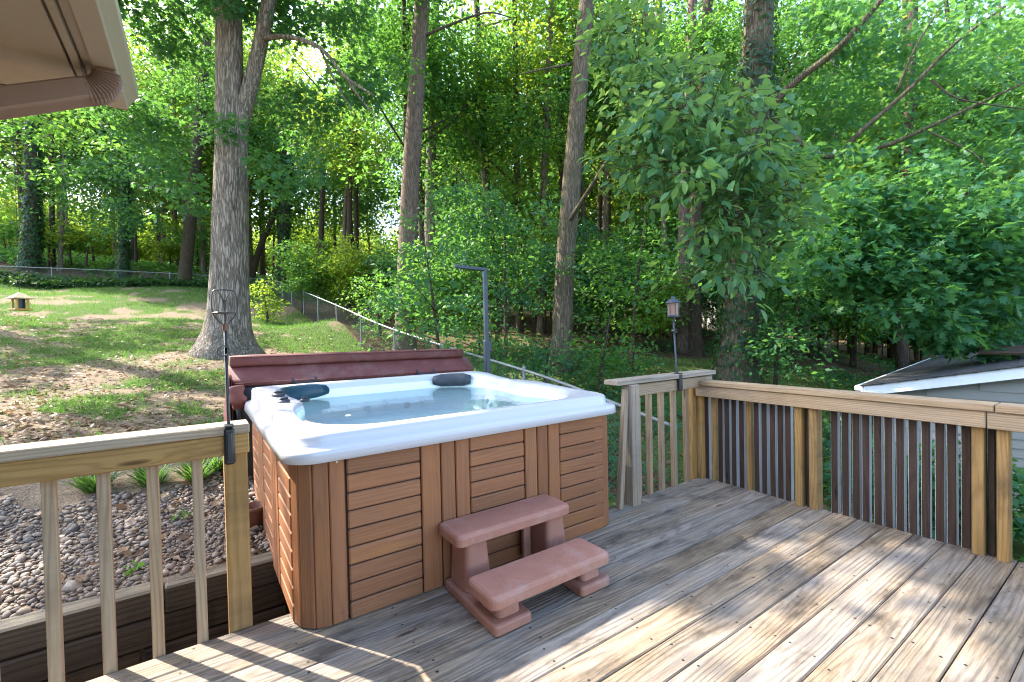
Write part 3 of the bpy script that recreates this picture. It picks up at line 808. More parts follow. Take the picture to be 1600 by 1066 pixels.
def board_rot(ang):
    # local X -> up, local Y -> along side, local Z -> outward
    d = Vector((math.cos(ang), math.sin(ang), 0)); o = Vector((math.sin(ang), -math.cos(ang), 0)); u = Vector((0, 0, 1))
    Mx = Matrix((u, -d, o)).transposed()
    return Mx
def corner(cx, cy_, a0):
    """five upright strips round a cabinet corner; a0 = outward angle of the first side"""
    for k in range(5):
        if k in (0, 4):
            a_ = a0 if k == 0 else a0+R(90); off = -.036 if k == 0 else .036
            n = Vector((math.cos(a_), math.sin(a_), 0)); t_ = Vector((-n.y, n.x, 0))
            c_ = Vector((cx, cy_, 0))+n*(CR-.008)+t_*off; w = .070
        else:
            a_ = a0+R(15+30*(k-1)); n = Vector((math.cos(a_), math.sin(a_), 0)); c_ = Vector((cx, cy_, 0))+n*(CR-.011); w = .068
        if w not in trim: trim[w] = nmesh('corner_strip', *cboxvf(.762, w-.003, .018, .005), MAT['tub'])
        o = mobj('corner_strip', trim[w], tub, (c_.x, c_.y, .385)); o.rotation_euler = board_rot(math.atan2(n.y, n.x)+R(90)).to_euler()
        if k in (0, 4):
            for z_ in (.055, .735):
                mm = MB(); p = c_+n*.0085; mm.lathe((0, 0, 0), [(0, 0), (.0055, 0), (.0045, .003), (0, .0035)], 8)
                q = mm.build('screw', MAT['chrome'], tub, tuple(p)[:2]+(z_,)) if False else None
                me = nmesh('screw', np.array(mm.v), mm.f, MAT['chrome']); s = mobj('screw', me, tub, (p.x, p.y, z_)); s.rotation_euler = Vector((n.x, n.y, 0)).to_track_quat('Z', 'Y').to_euler()
side((TX0, TY0), 0); side((TX1, TY0), R(90)); side((TX1, TY1), R(180)); side((TX0, TY1), R(270))
corner(TX0+CR, TY0+CR, R(180)); corner(TX1-CR, TY0+CR, R(270)); corner(TX1-CR, TY1-CR, 0); corner(TX0+CR, TY1-CR, R(90))
# rim and basin: one lofted shell
OX0, OX1, OY0, OY1 = TX0-.045, TX1+.040, TY0-.045, TY1+.045
def rloop(ins, rad, z, lift=0., bulge=0., nc=10, ns=8):
    x0_, x1_, y0_, y1_ = OX0+ins, OX1-ins, OY0+ins, OY1-ins; out = []
    for (cx, cy_, a0, nx_, ny_) in ((x1_-rad, y0_+rad, -90, 0, 0), (x1_-rad, y1_-rad, 0, 0, 0), (x0_+rad, y1_-rad, 90, 0, 0), (x0_+rad, y0_+rad, 180, 0, 0)):
        for k in range(nc): 
            a_ = R(a0+90*k/(nc-1)); out.append([cx+rad*math.cos(a_), cy_+rad*math.sin(a_)])
        # straight run to the next corner
        nxt = {-90: (x1_, y1_-rad), 0: (x0_+rad, y1_), 90: (x0_, y0_+rad), 180: (x1_-rad, y0_)}[a0]
        lx, ly = out[-1]
        for k in range(1, ns): out.append([lx+(nxt[0]-lx)*k/ns, ly+(nxt[1]-ly)*k/ns])
    res = []
    for (x, y) in out:
        if bulge:
            x += bulge*math.exp(-((y-3.35)/.30)**2)*max(0, 1-(x-x0_)/.6)       # control console lobe on the left rim
            x -= .5*bulge*math.exp(-((y-3.0)/.22)**2)*max(0, 1-(x1_-x)/.6)
            y += .6*bulge*math.exp(-((x-1.35)/.5)**2)*max(0, 1-(y-y0_)/.6)*0
        zz = z+lift*(.055*max(0, min(1, (y-OY0)/(OY1-OY0)))+.012*math.sin(y*7)*max(0, min(1, (y-2.3))))
        res.append((x, y, zz))
    return res
prof = [(.012, .13, .750, 0, 0), (.0, .14, .754, 0, 0), (.002, .14, .790, 0, 0), (.004, .14, .799, .0, 0), (.010, .14, .805, .2, 0), (.040, .14, .812, .3, 0), (.045, .14, .818, .4, 0), (.047, .14, .846, 1, 0),
        (.052, .14, .862, 1, 0), (.068, .15, .869, 1, 0), (.11, .20, .870, 1, .01), (.165, .32, .868, 1, .06), (.188, .38, .862, 1, .11), (.20, .40, .848, 1, .13), (.208, .41, .82, .8, .135), (.222, .42, .74, .3, .13), (.245, .42, .66, 0, .10), (.27, .42, .60, 0, .05), (.32, .40, .585, 0, 0), (.60, .30, .575, 0, 0), (.66, .28, .55, 0, 0), (.70, .26, .40, 0, 0), (.78, .2, .375, 0, 0), (.98, .05, .37, 0, 0)]
RS = .045
prof = [(i-(RS if k >= 11 else .02 if k == 10 else 0), r_, z_, l_, b_) for k, (i, r_, z_, l_, b_) in enumerate(prof)]
loops = [rloop(i, r_, z_, l_, b_) for (i, r_, z_, l_, b_) in prof]
nl = len(loops[0]); V = [p for l in loops for p in l]; F = []
for i in range(len(loops)-1):
    for j in range(nl): F.append((i*nl+j, i*nl+(j+1) % nl, (i+1)*nl+(j+1) % nl, (i+1)*nl+j))
F.append(tuple((len(loops)-1)*nl+j for j in range(nl)))
m = MB(); m.add(V, F); m.m = [1 if i >= 14*nl else 0 for i in range(len(F))]; shell = m.build('rim_shell', [MAT['acrylic'], MAT['basin']], tub, smooth=True)
WZ = .795
wl = rloop(.2112-RS, .412, WZ, 0, .1345); m = MB(); m.add(wl, [tuple(range(nl))]); m.build('water', MAT['water'], tub)
# tan trim under the near edge of the basin
def along(i0, i1, ins, z0_, z1_, th, lift, bulge, rad=.41):
    a_ = rloop(ins, rad, z0_, lift, bulge); b_ = rloop(ins+th, rad, z1_, lift, bulge); c_ = rloop(ins+th, rad, z0_, lift, bulge); d_ = rloop(ins, rad, z1_, lift, bulge)
    V = []; F = []; idx = [k % nl for k in range(i0, i1+1)]
    for k in idx: V += [a_[k], c_[k], b_[k], d_[k]]
    for q in range(len(idx)-1):
        for e in range(4): F.append((q*4+e, q*4+(e+1) % 4, q*4+4+(e+1) % 4, q*4+4+e))
    F += [(3, 2, 1, 0), tuple(len(V)-4+e for e in range(4))]
    return V, F
V, F = along(52, 64, .196-RS, .835, .850, .018, 1, .132); m = MB(); m.add(V, F); m.build('grip_edge', MAT['tantrim'], tub, smooth=False)
def pillow(i0, i1, mat):
    idx = list(range(i0, i1+1)); n = len(idx); V = []; F = []
    prof_ = [(.198-RS, .850), (.203-RS, .864), (.212-RS, .866), (.224-RS, .856), (.238-RS, .825), (.243-RS, .79), (.236-RS, .752), (.212-RS, .742)]
    ls = [rloop(a_, .41, z_, 1, .13) for a_, z_ in prof_]
    for q, k in enumerate(idx):
        e = 1-.35*(abs(q-(n-1)/2)/((n-1)/2))**6
        cx_ = np.mean([ls[s][k % nl] for s in range(8)], axis=0)
        for s in range(8):
            p = np.array(ls[s][k % nl]); V.append(tuple(cx_+(p-cx_)*np.array((1, 1, e))))
    for q in range(n-1):
        for s in range(8): F.append((q*8+s, q*8+(s+1) % 8, q*8+8+(s+1) % 8, q*8+8+s))
    F += [tuple(reversed(range(8))), tuple((n-1)*8+s for s in range(8))]
    m = MB(); m.add(V, F); return m.build('headrest', mat, tub, smooth=True)
pillow(34, 43, MAT['pillow']); pillow(20, 25, MAT['pillowgrey'])
# submerged seat edge and jets
for (x, y, z) in [(1.0, 3.94, .70), (1.35, 3.94, .70), (1.7, 3.94, .70), (1.2, 3.94, .67), (1.55, 3.94, .67), (2.13, 3.5, .70), (2.13, 2.6, .70), (.50, 2.7, .70)]:
    m = MB()
    if y > 3.8: m.lathe((x, y, z), [(0, -.004), (.026, -.004), (.030, .0), (.026, .008), (0, .008)], 14, axis='y')
    else:
        m.lathe((0, 0, 0), [(0, 0), (.026, 0), (.03, .006), (.02, .012), (0, .006)], 14)
        Mx = Matrix.Rotation(R(90 if x < 1 else -90), 3, 'Y'); m.v = [tuple((Mx @ Vector(p))+Vector((x, y, z))) for p in m.v]
    m.build('jet', MAT['white'], tub, smooth=True)
for (x, y, s, lab) in ((.46, 3.50, 1.2, None), (.445, 3.17, 1.0, None), (.56, 3.14, .8, None)):
    m = MB(); zz = .868+.055*(y-OY0)/(OY1-OY0)
    m.lathe((x, y, zz), [(0, -.004), (.034*s, -.004), (.036*s, .008), (.028*s, .016), (.012*s, .017), (.011*s, .012), (0, .012)], 18)
    m.box((x, y, zz+.022), (.056*s, .014*s, .014), .004, (0, 0, .5))
    m.build('valve_knob', MAT['knob'], tub, smooth=False)
m = MB(); m.lathe((.66, 2.52, .874), [(0, 0), (.014, 0), (.014, .003), (0, .004)], 12); m.build('air_button', MAT['white'], tub)
# mould line: shallow front console plate
# ---- folded cover standing behind
cv = thing('hot_tub_cover', "folded maroon vinyl hot tub cover standing behind the tub", 'cover', (1.3, 4.40, -.05))
def roundbar(x0_, x1_, prof, name, mat, nseg=14, sag=.0, parent=cv, rseed=3):
    V = []; F = []; k = len(prof); r_ = random.Random(rseed)
    for i in range(nseg+1):
        t = i/nseg; x = x0_+(x1_-x0_)*t; e = 1-.05*(2*abs(t-.5))**24
        cyy = sum(p[0] for p in prof)/k; czz = sum(p[1] for p in prof)/k; w = r_.uniform(-.0025, .0025)
        for (yy, zz) in prof: V.append((x, cyy+(yy-cyy)*e+w, czz+(zz-czz)*e-.020*t+w+sag*math.sin(t*3.14)))
    for i in range(nseg):
        for j in range(k): F.append((i*k+j, (i+1)*k+j, (i+1)*k+(j+1) % k, i*k+(j+1) % k))
    F += [tuple(range(k)), tuple(reversed([nseg*k+j for j in range(k)]))]
    m = MB(); m.add(V, F); return m.build(name, mat, parent, smooth=True)
def rr_prof(y0_, y1_, z0_, z1_, r_=.03, n=4):
    out = []
    for (cy_, cz, a0) in ((y1_-r_, z0_+r_, -90), (y1_-r_, z1_-r_, 0), (y0_+r_, z1_-r_, 90), (y0_+r_, z0_+r_, 180)):
        for k in range(n): a_ = R(a0+90*k/(n-1)); out.append((cy_+r_*math.cos(a_), cz+r_*math.sin(a_)))
    return out
roundbar(.225, 2.335, rr_prof(4.30, 4.50, 1.070, 1.160, .022, 4), 'folded_edge', MAT['vinyl'], rseed=1)
roundbar(.215, 2.40, [(4.19, .925), (4.50, .86), (4.50, 1.03), (4.47, 1.076), (4.34, 1.076), (4.31, 1.055), (4.215, .975), (4.195, .955)], 'front_panel', MAT['vinyl'], rseed=2)
roundbar(.235, 2.37, rr_prof(4.20, 4.50, .02, .93, .03, 3), 'rear_panel', MAT['vinyldark'], rseed=3)
m = MB()
for (yy, zz_) in ((4.297, 1.150), (4.193, .945)): m.tube([(.225, yy, zz_), (1.28, yy-.002, zz_-.010), (2.335, yy, zz_-.020)], .0045, 6)
m.build('piping', MAT['vinyl'], cv, smooth=True)
for xh in (.75, 1.85):
    m = MB(); m.tube(smooth_path([(xh-.09, 4.20, .955), (xh-.08, 4.178, .925), (xh, 4.170, .918), (xh+.08, 4.178, .925), (xh+.09, 4.20, .955)], 4), .009, 6); m.build('handle', MAT['vinyldark'], cv, smooth=True)
m = MB()     # hanging skirt at the left end
V = []; F = []; nu, nv_ = 14, 8
for i in range(nu+1):
    for j in range(nv_+1):
        s = i/nu; t = j/nv_; V.append((.205+.022*math.sin(s*19+t*2)*(.3+t)-.03*t, 4.14+.36*s, 1.0-.78*t+.02*math.sin(s*9)))
for i in range(nu):
    for j in range(nv_): a_ = i*(nv_+1)+j; F.append((a_, a_+1, a_+nv_+2, a_+nv_+1))
k = len(V); V2 = [(x+.012, y, z) for x, y, z in V]; m.add(V+V2, F+[tuple(q+k for q in reversed(f)) for f in F]); m.build('skirt_flap', MAT['vinyl'], cv, smooth=True)
m = MB(); m.add(*tubevf(smooth_path([(.245, 4.10, .93), (.25, 4.08, .86), (.262, 4.10, .79), (.26, 4.13, .77)], 4), [.05, .062, .055, .05, .05, .062, .06, .05, .045, .05, .04, .03, .02][:13], 10, True, .05)); m.build('rolled_corner', MAT['vinyl'], cv, smooth=True)
m = MB(); m.tube(smooth_path([(.252, 4.085, .80), (.25, 4.07, .72), (.262, 4.075, .66), (.27, 4.08, .72)], 5), .008, 6); m.box((.258, 4.075, .745), (.03, .02, .05), .005); m.build('strap', MAT['knob'], cv)

# pole with short arm behind the tub
pb = (2.66, 4.36); zg = gz(*pb)
pt = thing('metal_pole', "tall dark metal pole with short arm at its top behind the hot tub", 'pole', (pb[0], pb[1], zg))
m = MB(); m.box((pb[0], pb[1], (zg-.1+2.0)/2), (.045, .045, 2.1-zg), .006); m.build('upright', MAT['polegrey'], pt)
m = MB(); m.box((pb[0], pb[1], (zg+1.22)/2), (.062, .062, 1.22-zg), .008); m.box((pb[0]+.035, pb[1]-.02, 1.15), (.03, .03, .12), .006); m.build('sleeve', MAT['polegrey'], pt)
m = MB(); m.box((pb[0]-.17, pb[1]+.01, 2.012), (.40, .04, .036), .006, (0, .03, 0)); m.build('arm', MAT['polegrey'], pt)
m = MB(); m.tube([(pb[0]-.36, pb[1]+.01, 2.0), (pb[0]-.36, pb[1]+.01, 2.05)], .008, 6); m.build('hook', MAT['polegrey'], pt)

# ------------------------------------------------------------------ steps
st = thing('hot_tub_steps', "terracotta plastic two-tread steps in front of the hot tub", 'steps', (1.34, 1.88, 0))
def frustum(c, b, t, z0_, z1_, bev=.02, tw=0, n=4, topoff=(0, 0)):
    """rounded block tapering from size b at z0 to t at z1"""
    V = []; F = []
    rows = [(z0_, 1), (z1_, 1)]
    lo = z0_+min(.02, (z1_-z0_)*.3); hi = z1_-min(.02, (z1_-z0_)*.3)
    return V, F
def slab(c, sx, sy, z0_, z1_, rad=.035, ch=.014, sx1=None, sy1=None, n=5, off=(0, 0), lowch=0.004):
    sx1 = sx1 or sx; sy1 = sy1 or sy; V = []; F = []
    def ring(a_, b_, z_, r_, o):
        out = []
        for (qx, qy, a0) in ((1, 1, 0), (-1, 1, 90), (-1, -1, 180), (1, -1, 270)):
            for k in range(n):
                an = R(a0+90*k/(n-1)); out.append((c[0]+o[0]+qx*(a_/2-r_)+r_*math.cos(an), c[1]+o[1]+qy*(b_/2-r_)+r_*math.sin(an), z_))
        return out
    rs = [ring(sx-2*lowch, sy-2*lowch, z0_, rad-lowch, (0, 0)), ring(sx, sy, z0_+lowch, rad, (0, 0)), ring(sx1, sy1, z1_-ch, rad, off), ring(sx1-ch*.6, sy1-ch*.6, z1_-ch*.35, max(rad-ch*.3, .004), off), ring(sx1-2*ch, sy1-2*ch, z1_, max(rad-ch, .004), off)]
    k = 4*n
    for r_ in rs: V += r_
    for i in range(len(rs)-1):
        for j in range(k): F.append((i*k+j, i*k+(j+1) % k, (i+1)*k+(j+1) % k, (i+1)*k+j))
    F += [tuple(reversed(range(k))), tuple((len(rs)-1)*k+j for j in range(k))]
    return V, F
def part(name, *a_, **k_): m = MB(); m.add(*slab(*a_, **k_)); return m.build(name, MAT['step'], st)
for xb in (1.112, 1.612):
    part('base', (xb, 1.885), .200, .490, 0.001, .048, .02, .012)
    part('pillar', (xb-.0, 2.025), .150, .190, .048, .292, .028, .003, sx1=.120, sy1=.170, off=(0, .01))
    part('pillar', (xb-.0, 1.755), .125, .165, .048, .122, .028, .003, sx1=.115, sy1=.15)
part('upper_tread', (1.335, 2.02), .705, .232, .290, .345, .035, .016)
part('lower_tread', (1.352, 1.748), .715, .235, .120, .175, .035, .016)
part('brace', (1.50, 2.08), .05, .03, .03, .292, .008, .002)
# fine anti-slip ribs moulded into the treads
for (cx, cy_, zt, nm) in ((1.335, 2.02, .345, 'upper'), (1.352, 1.748, .175, 'lower')):
    m = MB(); r_ = 46
    for i in range(r_):
        x = cx-.315+.63*i/(r_-1)
        m.add([(x-.004, cy_-.088, zt-.0005), (x+.004, cy_-.088, zt-.0005), (x, cy_-.088, zt+.0016), (x-.004, cy_+.088, zt-.0005), (x+.004, cy_+.088, zt-.0005), (x, cy_+.088, zt+.0016)], [(0, 1, 4, 3), (1, 2, 5, 4), (2, 0, 3, 5), (0, 2, 1), (3, 4, 5)])
    o = m.build('tread_ribs', MAT['step'], st); o["kind"] = "stuff"

# ------------------------------------------------------------------ feeder poles on the railings
fp = thing('feeder_pole', "black metal pole with wire basket clamped to the left railing", 'pole', (.108, 2.345, .75))
m = MB(); m.box((.108, 2.318, .838), (.040, .022, .160), .008); m.box((.108, 2.325, .925), (.034, .06, .008), .002); m.build('clamp', MAT['blackmetal'], fp)
m = MB(); m.box((.108, 2.304, .838), (.020, .008, .12), .003); m.build('clamp_rib', MAT['blackmetal'], fp)
m = MB(); m.tube([(.108, 2.335, .80), (.108, 2.34, .95), (.107, 2.35, 1.36)], .0062, 8); m.build('pole_shaft', MAT['blackmetal'], fp, smooth=True)
m = MB(); m.tube([(.107, 2.35, 1.335), (.107, 2.35, 1.365)], .012, 8); m.build('collar', MAT['planter'], fp)
m = MB(); tx = .107; ty = 2.35
for s in (-1, 1):
    m.tube(smooth_path([(tx, ty, 1.355), (tx+s*.025, ty, 1.38), (tx+s*.042, ty, 1.41), (tx+s*.046, ty, 1.45), (tx+s*.040, ty, 1.505), (tx+s*.01, ty, 1.512)], 4), .0028, 6)
    m.tube(smooth_path([(tx, ty, 1.41), (tx+s*.004, ty, 1.46), (tx+s*.014, ty, 1.49), (tx+s*.024, ty, 1.508)], 4), .0022, 6)
    m.tube(smooth_path([(tx, ty+s*.0, 1.355), (tx, ty+s*.025, 1.38), (tx, ty+s*.042, 1.41)], 4), .0028, 6)
m.tube([(tx-.012, ty, 1.512), (tx+.012, ty, 1.512)], .0028, 6); m.tube([(tx, ty, 1.36), (tx, ty, 1.47)], .003, 6)
m.build('wire_basket', MAT['blackmetal'], fp)
m = MB(); m.lathe((tx, ty, 1.41), [(0, -.002), (.044, -.002), (.047, .003), (.044, .005), (0, .002)], 20); m.build('dish', MAT['blackmetal'], fp)
m = MB(); m.lathe((.096, 2.332, 1.248), [(.019, -.02), (.024, -.02), (.024, .012), (.019, .012), (.019, -.02)], 18, axis='y'); m.build('cup_ring', MAT['blackmetal'], fp)

bf = thing('bird_feeder', "small lantern-shaped bird feeder on a pole clamped to the back railing", 'bird feeder', (3.225, 2.33, .8))
m = MB(); m.box((3.235, 2.296, .862), (.045, .022, .135), .006); m.box((3.235, 2.315, .938), (.04, .06, .008), .002); m.build('clamp', MAT['blackmetal'], bf)
m = MB(); m.tube([(3.235, 2.315, .84), (3.225, 2.325, 1.0), (3.203, 2.33, 1.405)], .0075, 8); m.build('pole_shaft', MAT['polegrey'], bf, smooth=True)
m = MB(); m.lathe((3.19, 2.318, 1.285), [(.013, -.02), (.018, -.02), (.018, .01), (.013, .01), (.013, -.02)], 14, axis='y'); m.build('cup_ring', MAT['blackmetal'], bf)
m = MB(); m.lathe((3.203, 2.33, 1.40), [(0, -.012), (.02, -.012), (.048, 0), (.048, .012), (0, .012)], 8); m.build('tray', MAT['polegrey'], bf)
m = MB(); m.lathe((3.203, 2.33, 1.412), [(0, 0), (.040, 0), (.045, .10), (0, .10)], 6); m.build('seed_box', MAT['copper'], bf)
m = MB()
for k in range(6):
    a_ = 6.283*k/6; m.tube([(3.203+.041*math.cos(a_), 2.33+.041*math.sin(a_), 1.41), (3.203+.046*math.cos(a_), 2.33+.046*math.sin(a_), 1.514)], .004, 5)
m.build('corner_bars', MAT['polegrey'], bf)
m = MB(); m.lathe((3.203, 2.33, 1.512), [(.062, 0), (.060, .006), (.035, .028), (.018, .034), (.016, .05), (.0, .056)], 12); m.build('roof', MAT['polegrey'], bf)

yf = thing('bird_feeder', "small yellow house-shaped bird feeder hanging over the lawn at far left", 'bird feeder', (-2.49, 11.43, 1.87))
fx_, fy_ = -2.49, 11.43
m = MB(); m.box((fx_, fy_, 1.885), (.23, .23, .03), .006, (0, 0, .6)); m.build('tray', MAT['yellow'], yf)
for k in range(4):
    a_ = .6+math.pi/4+k*math.pi/2; m = MB(); m.box((fx_+.10*math.cos(a_), fy_+.10*math.sin(a_), 1.99), (.03, .03, .2), .004, (0, 0, .6)); m.build('corner_post', MAT['yellow'], yf)
m = MB(); m.lathe((fx_, fy_, 1.90), [(0, 0), (.065, 0), (.065, .17), (0, .17)], 12); m.build('seed_tube', MAT['blackmetal'], yf)
m = MB(); rc = [(fx_+.19*math.cos(.6+math.pi/4+k*math.pi/2), fy_+.19*math.sin(.6+math.pi/4+k*math.pi/2), 2.085) for k in range(4)]
m.add(rc+[(fx_, fy_, 2.19)]+[(p[0], p[1], 2.07) for p in rc], [(0, 1, 4), (1, 2, 4), (2, 3, 4), (3, 0, 4), (8, 7, 6, 5), (0, 5, 6, 1), (1, 6, 7, 2), (2, 7, 8, 3), (3, 8, 5, 0)]); m.build('roof', MAT['tanroof'], yf)
m = MB(); m.tube([(fx_, fy_, 2.18), (fx_, fy_, 6.2)], .004, 5); m.build('hanging_wire', MAT['blackmetal'], yf)

# ------------------------------------------------------------------ chain-link fences
def fence(label, pts, posts, mesh_w, step, end_mat=None):
    """pts: plan polyline with top z; posts: parameters along"""
    b = pts[0]; t = thing('chain_link_fence', label, 'fence', (b.x, b.y, b.z-1.2))
    q = smooth_path(pts, 4); cum = [0]
    for i in range(1, len(q)): cum.append(cum[-1]+(q[i]-q[i-1]).length)
    L = cum[-1]
    def atd(s):
        for i in range(1, len(q)):
            if s <= cum[i] or i == len(q)-1:
                f = (s-cum[i-1])/(cum[i]-cum[i-1]); return q[i-1].lerp(q[i], f)
    m = MB(); m.tube(q, .021, 8, True); m.build('top_rail', MAT['galv'], t, smooth=True)
    ns = int(L/posts)
    for k in range(ns+1):
        p = atd(L*k/ns); g = gz(p.x, p.y); m = MB(); r_ = .024 if 0 < k < ns else .034
        m.tube([(p.x, p.y, g-.15), (p.x, p.y, p.z+(.02 if 0 < k < ns else .05))], r_, 8)
        m.lathe((p.x, p.y, p.z+.02), [(r_+.004, -.02), (r_+.004, .02), (r_*.6, .045), (0, .05)], 8)
        m.build('post', MAT['galv'] if not (end_mat and k == ns) else end_mat, t)
    V = []; F = []; n = int(L/mesh_w); rw_ = step*.5
    w = .0022*mesh_w/.06
    for sgn in (0, 1):
        for k in range(n):
            prev = None
            H = 1.08; nn = int(H/mesh_w)
            for j in range(nn+1):
                s = (k+(.5 if (j+sgn) % 2 else -.5)*1.0)*mesh_w+mesh_w*.5
                s = max(0, min(L, s)); p = atd(s); zz = p.z-.03-j*mesh_w
                pt_ = (p.x, p.y, zz)
                if prev is not None and zz > gz0(p.x, p.y)-.05:
                    a_, b_ = prev, pt_; i0 = len(V)
                    for (x, y, z) in (a_, b_): V += [(x, y, z-w), (x+w*.8, y+w*.8, z+w*.6), (x-w*.8, y-w*.8, z+w*.6)]
                    F += [(i0, i0+1, i0+4, i0+3), (i0+1, i0+2, i0+5, i0+4), (i0+2, i0, i0+3, i0+5)]
                prev = pt_
    m = MB(); m.add(V, F); o = m.build('wire_mesh', MAT['wire'], t); o["kind"] = "stuff"
    return t
_gc = {}
def gz0(x, y):
    k = (round(x*2), round(y*2))
    if k not in _gc: _gc[k] = gz(x, y)
    return _gc[k]
fence("chain link fence running downhill behind the hot tub along the woods", [P(u, v, fenceD(u)) for u, v in FT], 2.6, .085, .06, MAT['teal'])
bk = [P(428, 437, fenceD(428)), P(330, 431, 24.5), P(200, 424, 23.2), P(50, 418, 22), P(-120, 412, 21)]
fence("chain link fence across the top of the lawn at far left", bk, 4.2, .12, .06)

# ------------------------------------------------------------------ house eave, upper left
ev = thing('house_eave', "tan roof overhang with gutter of the house at upper left", 'house', (-.9, 2.0, 2.0))
ZS = 2.45
m = MB(); m.box((-.49, .90, ZS+.034), (.45, 4.14, .016), .002); m.build('soffit_board', MAT['soffit'], ev)
m = MB(); m.box((-.52, .90, ZS+.008), (.39, 4.16, .016), .002); m.build('soffit_panel', MAT['soffit'], ev)
m = MB(); m.box((-.30, .905, ZS+.004), (.026, 4.15, .026), .004); m.build('soffit_trim', MAT['soffit'], ev)
m = MB(); m.box((-.265, .905, ZS+.018), (.034, 4.15, .016), .002); m.build('soffit_strip', MAT['soffit'], ev)
m = MB(); m.box((-1.4, .88, ZS+.010), (1.37, 4.05, .016), .002); m.build('soffit_panel', MAT['soffit'], ev)
# K-style gutter: profile swept along Y
gp = [(-.246, ZS+.13), (-.246, ZS-.004), (-.172, ZS-.004), (-.168, ZS+.018), (-.150, ZS+.045), (-.132, ZS+.070), (-.130, ZS+.115), (-.138, ZS+.128), (-.146, ZS+.122), (-.142, ZS+.113), (-.142, ZS+.075), (-.180, ZS+.02), (-.184, ZS+.006), (-.236, ZS+.006), (-.236, ZS+.13)]
V = [(x, yy, z) for yy in (-1.2, 2.975) for x, z in gp]; k = len(gp)
F = [(i, (i+1) % k, k+(i+1) % k, k+i) for i in range(k)]
m = MB(); m.add(V, F); m.build('gutter', MAT['gutter'], ev)
V = [(x, yy, z) for yy in (2.968, 2.976) for x, z in gp[:10]]; k = 10
m = MB(); m.add(V, [(i, (i+1) % k, k+(i+1) % k, k+i) for i in range(k)]+[tuple(range(k)), tuple(reversed(range(k, 2*k)))]); m.build('gutter_end_cap', MAT['gutter'], ev)
m = MB(); m.box((-.64, 2.965, ZS+.06), (.78, .022, .12), .003); m.build('end_fascia', MAT['soffit'], ev)
V = [(-.20, -1.2, ZS+.14), (-.20, 2.98, ZS+.14), (-3.2, 2.98, ZS+1.3), (-3.2, -1.2, ZS+1.3)]
m = MB(); m.add(V+[(x, y, z+.04) for x, y, z in V], [(0, 1, 2, 3), (7, 6, 5, 4), (0, 4, 5, 1), (1, 5, 6, 2), (2, 6, 7, 3), (3, 7, 4, 0)]); m.build('roof', MAT['shingle'], ev)
m = MB(); m.box((-1.06, .3, 1.2), (.12, 4.2, 2.5), .004); m.build('wall', MAT['siding'], ev)
# downspout: elbow under the gutter, then back towards the wall
ds = [(-.208, 2.60, ZS-.002), (-.208, 2.60, ZS-.022), (-.212, 2.60, ZS-.045), (-.224, 2.60, ZS-.066), (-.243, 2.60, ZS-.080), (-.268, 2.60, ZS-.090), (-.32, 2.60, ZS-.104), (-.50, 2.605, ZS-.150), (-1.0, 2.61, ZS-.285)]
def rectsweep(path, w, h, ribs=0):
    V = []; F = []; pts = [Vector(p) for p in path]; sec = []
    nr = 5
    for i in range(nr*2+1): sec.append((-w/2+w*i/(nr*2), h/2+(.006 if i % 2 else -.004)))
    for i in range(nr*2+1): sec.append((w/2-w*i/(nr*2), -h/2-(.006 if i % 2 else -.004)))
    k = len(sec)
    for i, p in enumerate(pts):
        t = (pts[min(i+1, len(pts)-1)]-pts[max(i-1, 0)]).normalized(); s = Vector((0, 1, 0)); n = t.cross(s).normalized()
        for a_, b_ in sec: V.append(p+s*a_+n*b_)
    for i in range(len(pts)-1):
        for j in range(k): F.append((i*k+j, i*k+(j+1) % k, (i+1)*k+(j+1) % k, (i+1)*k+j))
    F += [tuple(range(k)), tuple(reversed([(len(pts)-1)*k+j for j in range(k)]))]
    return V, F
el = []; n = 12
for i in range(n+1):          # crimped elbow, pleated rings
    a_ = R(90)*i/n*.84; c_ = Vector((-.208-.075*(1-math.cos(a_)), 2.60, ZS-.010-.075*math.sin(a_))); el.append(c_)
mbv = []; 
def elbow():
    V = []; F = []; k = None
    ring_n = []
    for i in range(2*n+1):
        a_ = R(77)*i/(2*n); c_ = Vector((-.205-.086*(1-math.cos(a_)), 2.60, ZS-.016-.086*math.sin(a_)))
        t = Vector((-math.sin(a_), 0, -math.cos(a_))); s = Vector((0, 1, 0)); nn_ = t.cross(s)
        g = .0035 if i % 2 else -.0035
        w, h = .096+2*g, .078+2*g; sec = []
        nr = 6
        for q in range(nr*2+1): sec.append((-w/2+w*q/(nr*2), h/2+(.007 if q % 2 else -.005)))
        for q in range(nr*2+1): sec.append((w/2-w*q/(nr*2), -h/2-(.007 if q % 2 else -.005)))
        k = len(sec)
        for (x, y) in sec: V.append(c_+s*x+nn_*y)
    for i in range(2*n):
        for j in range(k): F.append((i*k+j, i*k+(j+1) % k, (i+1)*k+(j+1) % k, (i+1)*k+j))
    e = c_; return V, F, e
V, F, e = elbow(); m = MB(); m.add(V, F)
m.build('downspout_elbow', MAT['spout'], ev)
m = MB(); m.add(*rectsweep([e+Vector((.012, 0, .003)), e+Vector((-.02, 0, -.008)), e+Vector((-.30, .004, -.135)), e+Vector((-.85, .01, -.39))], .100, .076)); m.build('downspout', MAT['spout'], ev)
m = MB(); m.box((-.205, 2.60, ZS-.010), (.066, .086, .024), .004); m.build('outlet', MAT['spout'], ev)

